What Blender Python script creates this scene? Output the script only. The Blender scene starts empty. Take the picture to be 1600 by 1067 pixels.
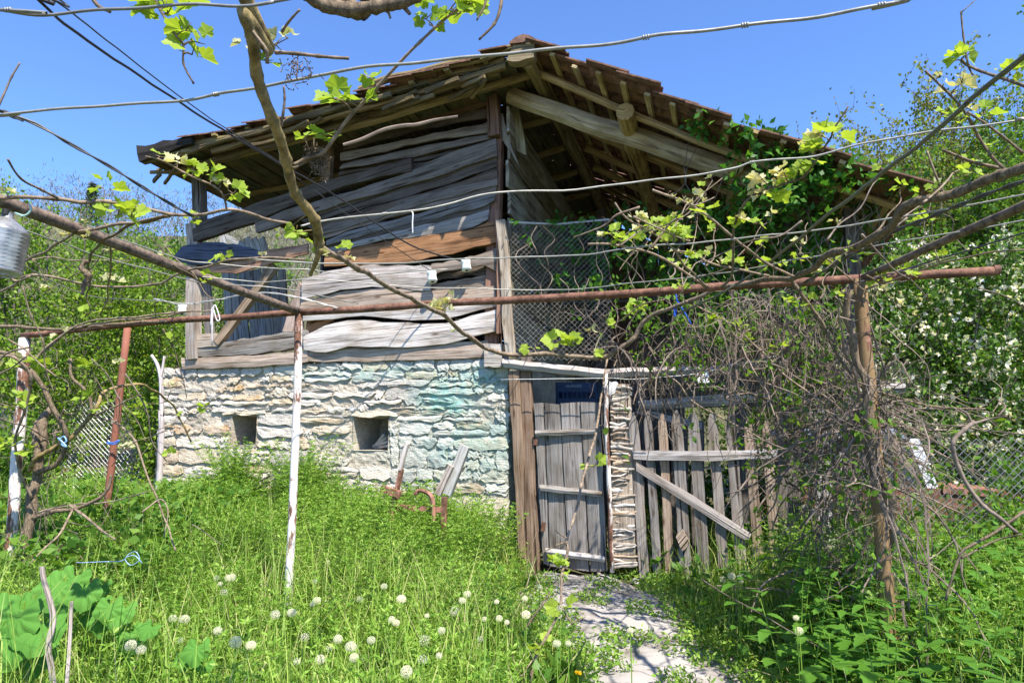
import bpy, math, random
import numpy as np
from mathutils import Vector, Matrix
random.seed(11)
rng = np.random.default_rng(11)
SC = bpy.context.scene
COL = SC.collection

# ------------------------------------------------------------------ camera, sky, sun, exposure
EYE = 1.5
FPX = 1067.0                      # focal length in photo pixels (24 mm on a 36 mm sensor, photo 1600 wide)
PITCH = math.atan(0.140)
cam_d = bpy.data.cameras.new('camera')
cam_d.lens = 24.0
cam_d.sensor_width = 36.0
cam_d.clip_start = 0.05
cam_d.clip_end = 600
cam = bpy.data.objects.new('camera', cam_d)
cam.location = (0, 0, EYE)
cam.rotation_euler = (math.pi / 2 + PITCH, 0, 0)
COL.objects.link(cam)
SC.camera = cam

SUN_EL = math.radians(56)
SUN_AZ = Vector((0.50, -0.866, 0)).normalized()
sun_dir = Vector((SUN_AZ.x * math.cos(SUN_EL), SUN_AZ.y * math.cos(SUN_EL), math.sin(SUN_EL)))
world = bpy.data.worlds.new('World')
SC.world = world
world.use_nodes = True
wn = world.node_tree
wn.nodes.clear()
w_out = wn.nodes.new('ShaderNodeOutputWorld')
w_bg = wn.nodes.new('ShaderNodeBackground')
w_sky = wn.nodes.new('ShaderNodeTexSky')
w_sky.sky_type = 'NISHITA'
w_sky.sun_disc = False
w_sky.sun_elevation = SUN_EL
w_sky.sun_rotation = math.atan2(SUN_AZ.x, SUN_AZ.y)
w_sky.altitude = 300
w_sky.air_density = 1.0
w_sky.dust_density = 0.25
w_sky.ozone_density = 3.0
w_bg.inputs['Strength'].default_value = 0.10
w_tint = wn.nodes.new('ShaderNodeMix')               # the clear deep blue of the photographed sky
w_tint.data_type = 'RGBA'; w_tint.blend_type = 'MULTIPLY'; w_tint.inputs[0].default_value = 1.0
w_tint.inputs[7].default_value = (0.85, 1.08, 1.45, 1)
wn.links.new(w_sky.outputs[0], w_tint.inputs[6])
wn.links.new(w_tint.outputs[2], w_bg.inputs[0])
wn.links.new(w_bg.outputs[0], w_out.inputs[0])
sun_d = bpy.data.lights.new('sun', 'SUN')
sun_d.energy = 5.0
sun_d.angle = math.radians(0.53)
sun_d.color = (1.0, 0.93, 0.82)
sun = bpy.data.objects.new('sun', sun_d)
sun.rotation_euler = sun_dir.to_track_quat('Z', 'Y').to_euler()
sun.location = (6, -8, 14)
COL.objects.link(sun)
SC.view_settings.view_transform = 'Standard'
SC.view_settings.look = 'None'
SC.view_settings.exposure = 1.12
SC.view_settings.gamma = 1.0
SC.view_settings.use_curve_mapping = False
SC.render.engine = 'CYCLES'
SC.cycles.max_bounces = 6
SC.cycles.diffuse_bounces = 4
SC.cycles.transmission_bounces = 4
SC.cycles.use_denoising = True

# ------------------------------------------------------------------ reading points of the photograph in the real place
cp, sp = math.cos(PITCH), math.sin(PITCH)
def ray(px, py):
    u = (px - 800.0) / FPX
    v = (533.5 - py) / FPX
    return np.array([u, cp - v * sp, sp + v * cp])
CAM = np.array([0, 0, EYE])
def at(px, py, Y):
    d = ray(px, py)
    return CAM + d * (Y / d[1])
def onz(px, py, z=2.48):
    d = ray(px, py)
    return CAM + d * ((z - EYE) / d[2])
ANG = math.radians(16.5)
R = np.array([math.cos(ANG), -math.sin(ANG), 0.0])      # along the facade, to the right (and nearer)
D = np.array([math.sin(ANG), math.cos(ANG), 0.0])       # into the barn
Z = np.array([0, 0, 1.0])
C0 = at(794, 683, 7.4)                                  # right front corner of the barn
C0[2] = 0
def onplane(px, py, P0, N):
    d = ray(px, py)
    t = np.dot(P0 - CAM, N) / np.dot(d, N)
    return CAM + d * t
def fac(px, py, off=0.0):                               # on the facade plane, off metres in front of it
    return onplane(px, py, C0 - D * off, D)
def side(px, py):
    return onplane(px, py, C0, R)
PG = at(466, 683, 5.3)
def perg(px, py):                                       # on the plane of the pergola's front pipe
    return onplane(px, py, PG, D)

def fnoise(x, y, z=0.0, s=0):
    return (np.sin(1.7*x + 2.3*y + 1.1*z + s) + np.sin(-2.9*x + 1.3*y + 2.2*z + 1.7*s + 1) * .7
            + np.sin(4.3*x - 3.7*y + 3.1*z + 2.3*s) * .4 + np.sin(7.9*x + 6.1*y - 5.3*z + .7*s) * .2) / 2.3
def sstep(a, b, x):
    t = np.clip((np.asarray(x, float) - a) / (b - a), 0, 1)
    return t * t * (3 - 2 * t)
def H(x, y):                                            # height of the ground
    x = np.asarray(x, float); y = np.asarray(y, float)
    h = 0.10 * sstep(4, 7.5, y)
    h = h + 0.28 * sstep(5.8, 8.2, y) * sstep(-0.5, -1.8, x)
    far = np.clip(y - 9.5, 0, 11) * 0.14 + np.clip(y - 20, 0, 42) * 0.46
    h = h + far * (0.25 + 0.75 * sstep(0, -6, x) + 0.5 * sstep(4, 12, x))
    h = h + 0.03 * fnoise(x * 1.3, y * 1.3)
    h = h + np.clip(y - 18, 0, 40) * .06 * fnoise(x * .09, y * .09, 3)
    return h

# ------------------------------------------------------------------ materials
def new_mat(name):
    m = bpy.data.materials.new(name)
    m.use_nodes = True
    nt = m.node_tree
    nt.nodes.clear()
    out = nt.nodes.new('ShaderNodeOutputMaterial')
    return m, nt, out
def N_(nt, kind, **kw):
    n = nt.nodes.new(kind)
    for k, v in kw.items():
        if k in n.inputs.keys() if isinstance(k, str) else False:
            n.inputs[k].default_value = v
        else:
            setattr(n, k, v)
    return n
def ramp(nt, fac_, stops):
    r = nt.nodes.new('ShaderNodeValToRGB')
    e = r.color_ramp.elements
    while len(e) < len(stops):
        e.new(0.5)
    for i, (p, c) in enumerate(stops):
        e[i].position = p
        e[i].color = c if len(c) == 4 else (*c, 1)
    nt.links.new(fac_, r.inputs[0])
    return r.outputs[0]
def mixc(nt, a, b, fac_, mode='MIX'):
    m = nt.nodes.new('ShaderNodeMix')
    m.data_type = 'RGBA'
    m.blend_type = mode
    for sock, v in ((m.inputs['Factor'], fac_), (m.inputs[6], a), (m.inputs[7], b)):
        if hasattr(v, 'is_output'):
            nt.links.new(v, sock)
        elif sock.name == 'Factor':
            sock.default_value = v
        else:
            sock.default_value = (*v, 1) if len(v) == 3 else v
    return m.outputs[2]
def noise_(nt, vec, scale, detail=5, rough=.6, dist=0.0):
    n = nt.nodes.new('ShaderNodeTexNoise')
    n.inputs['Scale'].default_value = scale
    n.inputs['Detail'].default_value = detail
    n.inputs['Roughness'].default_value = rough
    n.inputs['Distortion'].default_value = dist
    if vec is not None:
        nt.links.new(vec, n.inputs['Vector'])
    return n.outputs['Fac']
def bump_(nt, h, strength=.5, dist=.01):
    b = nt.nodes.new('ShaderNodeBump')
    b.inputs['Strength'].default_value = strength
    b.inputs['Distance'].default_value = dist
    nt.links.new(h, b.inputs['Height'])
    return b.outputs[0]
def principled(nt, out, col, rough=.8, normal=None, metallic=0.0, spec=.3):
    p = nt.nodes.new('ShaderNodeBsdfPrincipled')
    if hasattr(col, 'is_output'):
        nt.links.new(col, p.inputs['Base Color'])
    else:
        p.inputs['Base Color'].default_value = (*col, 1)
    if hasattr(rough, 'is_output'):
        nt.links.new(rough, p.inputs['Roughness'])
    else:
        p.inputs['Roughness'].default_value = rough
    p.inputs['Metallic'].default_value = metallic
    p.inputs['Specular IOR Level'].default_value = spec
    if normal is not None:
        nt.links.new(normal, p.inputs['Normal'])
    nt.links.new(p.outputs[0], out.inputs[0])
    return p
def objcol(nt):
    return nt.nodes.new('ShaderNodeObjectInfo')
def geo(nt):
    return nt.nodes.new('ShaderNodeNewGeometry')
def mapping(nt, vec, scale, loc=None):
    m = nt.nodes.new('ShaderNodeMapping')
    m.inputs['Scale'].default_value = scale
    nt.links.new(vec, m.inputs['Vector'])
    if loc is not None:
        nt.links.new(loc, m.inputs['Location'])
    return m.outputs[0]

def wood_mat(name, moss=0.0):
    m, nt, out = new_mat(name)
    oi = objcol(nt)
    uv = nt.nodes.new('ShaderNodeUVMap')
    cmb = nt.nodes.new('ShaderNodeCombineXYZ')
    mul = nt.nodes.new('ShaderNodeMath'); mul.operation = 'MULTIPLY'; mul.inputs[1].default_value = 37.0
    nt.links.new(oi.outputs['Random'], mul.inputs[0])
    nt.links.new(mul.outputs[0], cmb.inputs[0]); nt.links.new(mul.outputs[0], cmb.inputs[1])
    v1 = mapping(nt, uv.outputs[0], (2.2, 70, 1), cmb.outputs[0])
    v2 = mapping(nt, uv.outputs[0], (1.3, 14, 1), cmb.outputs[0])
    v3 = mapping(nt, uv.outputs[0], (2.5, 4, 1), cmb.outputs[0])
    g1 = noise_(nt, v1, 1.0, 6, .65, .3)
    g2 = noise_(nt, v2, 1.0, 5, .6, .35)
    g3 = noise_(nt, v3, 1.0, 4, .6)
    f1 = ramp(nt, g1, [(.32, (.20, .18, .165)), (.44, (.78, .76, .74)), (.55, (1, 1, 1)), (.72, (1.22, 1.22, 1.24))])
    f2 = ramp(nt, g2, [(.30, (.36, .31, .26)), (.46, (.93, .92, .90)), (.70, (1.18, 1.16, 1.13))])
    f3 = ramp(nt, g3, [(.30, (.72, .66, .58)), (.55, (1, 1, 1)), (.75, (1.12, 1.13, 1.15))])
    c = mixc(nt, oi.outputs['Color'], f1, 1.0, 'MULTIPLY')
    c = mixc(nt, c, f2, 1.0, 'MULTIPLY')
    c = mixc(nt, c, f3, 1.0, 'MULTIPLY')
    if moss:
        gp = geo(nt)
        mz = noise_(nt, gp.outputs['Position'], 2.6, 6, .65)
        mk = ramp(nt, mz, [(.48, (0, 0, 0)), (.68, (moss, moss, moss))])
        c = mixc(nt, c, (.20, .165, .05), mk)
    vk = nt.nodes.new('ShaderNodeTexVoronoi')                    # knots
    vk.inputs['Scale'].default_value = 1.0
    nt.links.new(mapping(nt, uv.outputs[0], (2.6, 8.5, 1), cmb.outputs[0]), vk.inputs['Vector'])
    c = mixc(nt, c, ramp(nt, vk.outputs['Distance'], [(.02, (.22, .16, .12)), (.09, (.55, .48, .42)), (.17, (1, 1, 1))]), 1.0, 'MULTIPLY')
    v4 = mapping(nt, uv.outputs[0], (.55, 26, 1), cmb.outputs[0])   # long drying cracks
    g4 = noise_(nt, v4, 1.0, 2, .5)
    c = mixc(nt, c, ramp(nt, g4, [(.30, (.12, .10, .09)), (.36, (1, 1, 1))]), 1.0, 'MULTIPLY')
    add = nt.nodes.new('ShaderNodeMath'); add.operation = 'ADD'
    nt.links.new(g1, add.inputs[0]); nt.links.new(g2, add.inputs[1])
    principled(nt, out, c, .85, bump_(nt, add.outputs[0], .7, .006), spec=.2)
    return m

def stone_mat():
    m, nt, out = new_mat('limewashed_stone')
    oi = objcol(nt)
    gp = geo(nt)
    P = gp.outputs['Position']
    n1 = noise_(nt, P, 6, 8, .7)
    n2 = noise_(nt, P, 26, 8, .75)
    n3 = noise_(nt, P, 90, 4, .7)
    st = mapping(nt, P, (3, 3, 16))
    n4 = noise_(nt, st, 2.4, 7, .7, .8)
    wash = ramp(nt, n1, [(.34, (0, 0, 0)), (.60, (.68, .68, .68))])
    c = mixc(nt, oi.outputs['Color'], (.80, .72, .60), wash)
    c = mixc(nt, c, ramp(nt, n2, [(.28, (.55, .51, .46)), (.42, (.97, .96, .95)), (.7, (1.12, 1.12, 1.12))]), 1.0, 'MULTIPLY')
    c = mixc(nt, c, ramp(nt, n4, [(.28, (.64, .59, .52)), (.44, (1, 1, 1))]), .8, 'MULTIPLY')
    # old turquoise paint, brushed on the right half of the wall
    def dist_mask(center, rx, rz, soft):
        sub = nt.nodes.new('ShaderNodeVectorMath'); sub.operation = 'SUBTRACT'
        nt.links.new(P, sub.inputs[0]); sub.inputs[1].default_value = tuple(center)
        mp = mapping(nt, sub.outputs[0], (1 / rx, 0.0, 1 / rz))
        ln = nt.nodes.new('ShaderNodeVectorMath'); ln.operation = 'LENGTH'
        nt.links.new(mp, ln.inputs[0])
        return ramp(nt, ln.outputs['Value'], [(.25, (1, 1, 1)), (.25 + soft, (0, 0, 0))])
    pn = noise_(nt, P, 9, 9, .78)
    pn2 = noise_(nt, P, 2.4, 5, .6)
    total = None
    for (px, py, rx, rz, soft, k) in ((702, 622, .70, .46, .6, .74), (758, 592, .65, .26, .7, .72), (712, 640, .24, .11, .9, .8),
                                      (590, 582, 2.0, .16, .6, .5), (735, 700, 1.5, .8, .55, .42), (650, 690, 1.3, .5, .5, .24)):
        d = dist_mask(fac(px, py), rx, rz, soft)
        sc_ = mixc(nt, (0, 0, 0), d, k)
        total = sc_ if total is None else mixc(nt, total, sc_, 1.0, 'LIGHTEN')
    pm = ramp(nt, pn, [(.34, (.15, .15, .15)), (.54, (1, 1, 1))])
    pm = mixc(nt, pm, ramp(nt, pn2, [(.30, (.5, .5, .5)), (.55, (1, 1, 1))]), 1.0, 'MULTIPLY')
    pm = mixc(nt, pm, total, 1.0, 'MULTIPLY')
    tq = mixc(nt, (.26, .60, .52), (.17, .50, .48), n1)
    c = mixc(nt, c, tq, pm)
    add = nt.nodes.new('ShaderNodeMath'); add.operation = 'ADD'
    nt.links.new(n2, add.inputs[0]); nt.links.new(n4, add.inputs[1])
    ad2 = nt.nodes.new('ShaderNodeMath'); ad2.operation = 'MULTIPLY_ADD'; ad2.inputs[1].default_value = .4
    nt.links.new(n3, ad2.inputs[0]); nt.links.new(add.outputs[0], ad2.inputs[2])
    principled(nt, out, c, .92, bump_(nt, ad2.outputs[0], 1.0, .034), spec=.1)
    return m

def simple_mat(name, c1, c2, scale=8, rough=.8, bump=.4, bdist=.01, metallic=0.0, spec=.3, lo=.35, hi=.65, stretch=None):
    m, nt, out = new_mat(name)
    gp = geo(nt)
    v = gp.outputs['Position']
    if stretch:
        v = mapping(nt, v, stretch)
    n = noise_(nt, v, scale, 7, .68)
    c = ramp(nt, n, [(lo, c1), (hi, c2)])
    principled(nt, out, c, rough, bump_(nt, n, bump, bdist), metallic, spec)
    return m

def objcol_mat(name, rough=.5, spec=.4, metallic=0.0, var=.25):
    m, nt, out = new_mat(name)
    oi = objcol(nt)
    gp = geo(nt)
    n = noise_(nt, gp.outputs['Position'], 25, 5, .65)
    c = mixc(nt, oi.outputs['Color'], ramp(nt, n, [(.3, (1 - var,) * 3), (.6, (1 + var * .4,) * 3)]), 1.0, 'MULTIPLY')
    principled(nt, out, c, rough, bump_(nt, n, .25, .003), metallic, spec)
    return m

def rust_mat(name, paint=None, cover=.5):
    m, nt, out = new_mat(name)
    gp = geo(nt)
    P = gp.outputs['Position']
    n = noise_(nt, P, 14, 8, .7)
    n2 = noise_(nt, P, 70, 5, .7)
    c = ramp(nt, n, [(.30, (.05, .028, .02)), (.46, (.15, .072, .045)), (.62, (.26, .135, .09)), (.78, (.36, .26, .20))])
    c = mixc(nt, c, ramp(nt, n2, [(.3, (.55, .5, .48)), (.6, (1.1, 1.1, 1.1))]), 1.0, 'MULTIPLY')
    if paint:
        n3 = noise_(nt, mapping(nt, P, (9, 9, 2.2)), 1.0, 8, .72)
        k = ramp(nt, n3, [(cover - .02, (0, 0, 0)), (cover + .02, (1, 1, 1))])
        pc = mixc(nt, paint, (paint[0] * .7, paint[1] * .66, paint[2] * .6), n)
        c = mixc(nt, c, pc, k)
    principled(nt, out, c, .75, bump_(nt, n2, .5, .004), spec=.25)
    return m

def leaf_mat(name, cols, trans=.45, rough=.5, gloss=.25, veins=False):
    """thin leaves: reflect and let light through; colour differs from leaf to leaf"""
    m, nt, out = new_mat(name)
    gp = geo(nt)
    n = len(cols)
    rc = ramp(nt, gp.outputs['Random Per Island'], [(i / max(1, n - 1), c) for i, c in enumerate(cols)])
    pn = noise_(nt, gp.outputs['Position'], 1.7, 3, .5)
    rc = mixc(nt, rc, ramp(nt, pn, [(.3, (.78, .84, .7)), (.7, (1.15, 1.1, 1.05))]), 1.0, 'MULTIPLY')
    if veins:
        uv = nt.nodes.new('ShaderNodeUVMap')
        w = nt.nodes.new('ShaderNodeTexWave')
        w.inputs['Scale'].default_value = 3.5
        w.inputs['Distortion'].default_value = 2
        nt.links.new(uv.outputs[0], w.inputs['Vector'])
        rc = mixc(nt, rc, ramp(nt, w.outputs['Fac'], [(.0, (.8, .85, .75)), (.35, (1.03, 1.03, 1.0))]), 1.0, 'MULTIPLY')
    p = nt.nodes.new('ShaderNodeBsdfPrincipled')
    nt.links.new(rc, p.inputs['Base Color'])
    p.inputs['Roughness'].default_value = rough
    p.inputs['Specular IOR Level'].default_value = gloss
    t = nt.nodes.new('ShaderNodeBsdfTranslucent')
    tc = mixc(nt, rc, (1.25, 1.2, .6), 1.0, 'MULTIPLY')
    nt.links.new(tc, t.inputs['Color'])
    mx = nt.nodes.new('ShaderNodeMixShader')
    mx.inputs[0].default_value = trans
    nt.links.new(p.outputs[0], mx.inputs[1])
    nt.links.new(t.outputs[0], mx.inputs[2])
    nt.links.new(mx.outputs[0], out.inputs[0])
    return m

M = {}
M['wood'] = wood_mat('weathered_wood')
M['mossy'] = wood_mat('mossy_old_timber', .45)
M['stone'] = stone_mat()
M['soil'] = simple_mat('grassy_soil', (.045, .05, .018), (.13, .12, .055), 1.5, .95, .6, .05)
M['path'] = simple_mat('pale_trodden_stone', (.13, .112, .088), (.34, .315, .295), 2.6, .9, .5, .03, lo=.34, hi=.52)
M['straw'] = simple_mat('dry_straw', (.30, .24, .14), (.52, .45, .30), 9, .8, .2, .003)
M['rust'] = rust_mat('rusty_iron')
M['darkpipe'] = simple_mat('dark_scaly_iron', (.06, .042, .032), (.24, .175, .13), 26, .85, .6, .006)
M['whitepipe'] = rust_mat('flaking_white_paint', (.78, .74, .72), .485)
M['brownpipe'] = rust_mat('flaking_ochre_paint', (.26, .17, .085), .42)
M['redpost'] = rust_mat('faded_red_paint', (.27, .105, .07), .45)
M['redmetal'] = rust_mat('rusty_pink_paint', (.42, .2, .16), .52)
M['tile'] = simple_mat('old_clay_tile', (.045, .03, .023), (.235, .125, .085), 11, .9, .5, .01, lo=.32, hi=.62)
M['bark'] = simple_mat('vine_bark', (.055, .04, .025), (.24, .18, .12), 30, .9, .8, .006, stretch=(2.5, 2.5, 1))
M['cane'] = simple_mat('vine_cane', (.09, .065, .04), (.32, .24, .17), 22, .75, .5, .003)
M['olivecane'] = simple_mat('mossy_vine_cane', (.09, .065, .025), (.36, .27, .115), 20, .8, .9, .006)
M['deadtwig'] = simple_mat('dead_twigs', (.060, .044, .033), (.27, .21, .165), 5, .85, .2, .003)
M['treebark'] = simple_mat('tree_bark', (.04, .035, .028), (.16, .135, .11), 10, .9, .6, .01)
M['wire'] = objcol_mat('plain_wire', .45, .4, 0.3, .3)
M['plain'] = objcol_mat('plain_surface', .5, .4, 0.0, .2)
M['grass'] = leaf_mat('grass_blades', [(.12, .25, .03), (.21, .36, .05), (.32, .44, .09), (.46, .44, .22)], .36)
M['galium'] = leaf_mat('goosegrass', [(.12, .27, .032), (.21, .37, .05), (.34, .47, .11)], .36)
M['herb'] = leaf_mat('broad_herb', [(.06, .16, .025), (.10, .23, .032), (.17, .29, .045)], .40)
M['nettle'] = leaf_mat('nettle_leaf', [(.055, .16, .025), (.09, .22, .03), (.14, .28, .04)], .38, .45, .35, True)
M['marrow'] = leaf_mat('large_soft_leaf', [(.07, .21, .04), (.10, .26, .05), (.14, .30, .06)], .3, .75, .15, True)
M['vineleaf'] = leaf_mat('young_vine_leaf', [(.22, .38, .04), (.33, .46, .06), (.42, .48, .10)], .5, .5, .25, True)
M['budleaf'] = leaf_mat('downy_vine_bud', [(.40, .46, .18), (.55, .52, .34), (.46, .52, .22)], .35)
M['spring'] = leaf_mat('spring_foliage', [(.07, .16, .018), (.12, .25, .028), (.19, .33, .04)], .45)
M['brightspring'] = leaf_mat('bright_spring_foliage', [(.11, .23, .022), (.18, .31, .03), (.27, .38, .05)], .45)
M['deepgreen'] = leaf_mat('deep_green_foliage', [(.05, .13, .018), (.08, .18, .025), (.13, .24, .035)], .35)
M['olive'] = leaf_mat('olive_spring_foliage', [(.12, .13, .03), (.18, .21, .04), (.22, .27, .05)], .4)
M['creeper'] = leaf_mat('creeper_leaf', [(.035, .12, .018), (.06, .19, .025), (.12, .28, .035)], .4)
M['greytwig'] = leaf_mat('bare_budding_twigs', [(.13, .12, .11), (.19, .18, .165), (.13, .15, .085)], .2)
M['pine'] = leaf_mat('pine_needles', [(.03, .055, .04), (.05, .085, .06)], .15)
M['petal'] = leaf_mat('white_petals', [(.75, .75, .70), (.82, .80, .80)], .35)
M['puff'] = leaf_mat('dandelion_down', [(.80, .77, .74), (.86, .84, .80)], .45)
M['yellow'] = leaf_mat('yellow_petals', [(.75, .50, .01), (.80, .55, .02)], .3)
m, nt, out = new_mat('dusty_glass')
principled(nt, out, (.05, .07, .09), .06, None, 0, .9); M['glass'] = m

# ------------------------------------------------------------------ objects
WL = {}
def setp(o, label=None, cat=None, group=None, kind=None):
    if label: o['label'] = label
    if cat: o['category'] = cat
    if group: o['group'] = group
    if kind: o['kind'] = kind
    return o
def empty(name, loc, label, cat, group=None):
    o = bpy.data.objects.new(name, None)
    o.empty_display_size = .2
    COL.objects.link(o)
    o.location = tuple(loc)
    WL[o.name] = np.array(loc, float)
    return setp(o, label, cat, group)
def make_mesh(name, V, Fs, mat, smooth=False, uv=None):
    me = bpy.data.meshes.new(name)
    V = np.asarray(V, float)
    if isinstance(Fs, np.ndarray):
        n, k = Fs.shape
        me.vertices.add(len(V)); me.vertices.foreach_set('co', V.ravel())
        me.loops.add(n * k); me.loops.foreach_set('vertex_index', Fs.ravel().astype(np.int32))
        me.polygons.add(n); me.polygons.foreach_set('loop_start', np.arange(0, n * k, k, dtype=np.int32))
        me.update(calc_edges=True)
    else:
        me.from_pydata(V.tolist(), [], Fs)
    if uv is not None:
        lay = me.uv_layers.new(name='UVMap')
        idx = np.empty(len(me.loops), dtype=np.int32)
        me.loops.foreach_get('vertex_index', idx)
        lay.data.foreach_set('uv', np.asarray(uv, float)[idx].ravel())
    if smooth:
        me.polygons.foreach_set('use_smooth', np.ones(len(me.polygons), dtype=bool))
    me.materials.append(mat)
    return me
def obj(name, V, Fs, mat, parent=None, col=None, uv=None, smooth=False, origin=None, kind=None):
    V = np.asarray(V, float)
    if origin is None:
        origin = V.mean(axis=0)
        if parent is None:
            origin = np.array([origin[0], origin[1], V[:, 2].min()])
    origin = np.asarray(origin, float)
    me = make_mesh(name, V - origin, Fs, mat, smooth, uv)
    return link(name, me, origin, parent, col, kind)
def link(name, me, origin, parent=None, col=None, kind=None, rot=None, scale=None):
    o = bpy.data.objects.new(name, me)
    COL.objects.link(o)
    origin = np.asarray(origin, float)
    WL[o.name] = origin
    if parent is not None:
        o.parent = parent
        o.location = tuple(origin - WL[parent.name])
    else:
        o.location = tuple(origin)
    if rot is not None:
        o.rotation_euler = rot.to_euler() if hasattr(rot, 'to_euler') else rot
    if scale is not None:
        o.scale = scale if hasattr(scale, '__len__') else (scale,) * 3
    if col is not None:
        o.color = (*col, 1)
    if kind:
        o['kind'] = kind
    return o

class G:
    """collects shapes into one mesh"""
    def __init__(s):
        s.V = []; s.F = []; s.U = []; s.n = 0
    def add(s, V, F, U=None):
        V = np.asarray(V, float)
        if isinstance(F, np.ndarray): F = F.tolist()
        s.V.append(V)
        s.F += [tuple(i + s.n for i in f) for f in F]
        s.U.append(np.zeros((len(V), 2)) if U is None else np.asarray(U, float))
        s.n += len(V)
        return s
    def build(s, name, mat, parent=None, col=None, smooth=False, kind=None, origin=None):
        return obj(name, np.concatenate(s.V), s.F, mat, parent, col, np.concatenate(s.U), smooth, origin, kind)

def nrm(v):
    v = np.asarray(v, float)
    return v / (np.linalg.norm(v) + 1e-12)
def resample(P, m):
    P = np.asarray(P, float)
    d = np.r_[0, np.cumsum(np.linalg.norm(np.diff(P, axis=0), axis=1))]
    t = np.linspace(0, d[-1], m)
    return np.stack([np.interp(t, d, P[:, k]) for k in range(P.shape[1])], 1)
def spline(P, per=5):
    P = np.asarray(P, float)
    if len(P) < 3:
        return resample(P, per + 1)
    Q = np.vstack([2 * P[0] - P[1], P, 2 * P[-1] - P[-2]])
    outp = []
    for i in range(1, len(Q) - 2):
        p0, p1, p2, p3 = Q[i-1], Q[i], Q[i+1], Q[i+2]
        for k in range(per):
            t = k / per
            outp.append(.5 * ((2*p1) + (-p0+p2)*t + (2*p0-5*p1+4*p2-p3)*t*t + (-p0+3*p1-3*p2+p3)*t**3))
    outp.append(P[-1])
    return np.array(outp)
def tube(P, r, n=6, cap=True):
    P = np.asarray(P, float)
    m = len(P)
    r = np.broadcast_to(np.asarray(r, float), (m,)) if np.ndim(r) == 0 else np.interp(np.linspace(0, 1, m), np.linspace(0, 1, len(r)), r)
    T = np.gradient(P, axis=0)
    T /= (np.linalg.norm(T, axis=1, keepdims=True) + 1e-12)
    a = np.array([0, 0, 1.0]) if abs(T[0][2]) < .9 else np.array([1.0, 0, 0])
    u = nrm(np.cross(T[0], a))
    V = np.empty((m, n, 3))
    ang = np.arange(n) * 2 * math.pi / n
    for i in range(m):
        u = u - T[i] * np.dot(u, T[i]); u = nrm(u)
        w = np.cross(T[i], u)
        V[i] = P[i] + r[i] * (np.cos(ang)[:, None] * u + np.sin(ang)[:, None] * w)
    F = []
    for i in range(m - 1):
        for j in range(n):
            k = (j + 1) % n
            F.append((i*n+j, i*n+k, (i+1)*n+k, (i+1)*n+j))
    if cap:
        F.append(tuple(range(n))[::-1]); F.append(tuple(range((m-1)*n, m*n)))
    L = np.r_[0, np.cumsum(np.linalg.norm(np.diff(P, axis=0), axis=1))]
    U = np.stack([np.repeat(L, n), np.tile(np.arange(n) / n * .3, m)], 1)
    return V.reshape(-1, 3), F, U
def wob(P, amp, f=1.0, s=None):
    P = np.asarray(P, float)
    s = random.random() * 50 if s is None else s
    L = np.r_[0, np.cumsum(np.linalg.norm(np.diff(P, axis=0), axis=1))] * f
    W = np.stack([np.sin(L*5.1+s)+.6*np.sin(L*11.7+2*s), np.sin(L*4.3+1.3*s)+.6*np.sin(L*13.1+s), np.sin(L*5.9+.7*s)+.6*np.sin(L*12.3+3*s)], 1)
    return P + W * amp
def bar(P0, P1, w, t, up=None, seg=5, amp=.004, taper=1.0):
    """a rough sawn length of timber; w across 'up', t along the other side"""
    P = resample([P0, P1], seg + 1)
    T = nrm(np.asarray(P1) - P0)
    up = Z if up is None else up
    a = nrm(np.cross(T, up)); b = np.cross(a, T)
    P = wob(P, amp, 1.0)
    V = []; U = []
    L = np.linalg.norm(np.asarray(P1) - P0)
    for i, p in enumerate(P):
        k = 1 + (taper - 1) * i / seg
        ww = w * k * (1 + random.uniform(-.05, .05)); tt = t * k * (1 + random.uniform(-.05, .05))
        for (ca, cb, uu) in ((-1, -1, 0), (1, -1, t), (1, 1, t + w), (-1, 1, 2*t + w)):
            V.append(p + a * ca * tt / 2 + b * cb * ww / 2)
            U.append((L * i / seg, uu))
    F = []
    for i in range(seg):
        for j in range(4):
            k = (j + 1) % 4
            F.append((i*4+j, i*4+k, (i+1)*4+k, (i+1)*4+j))
    F.append((3, 2, 1, 0)); F.append(tuple(seg*4 + j for j in range(4)))
    return np.array(V), F, np.array(U)
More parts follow.
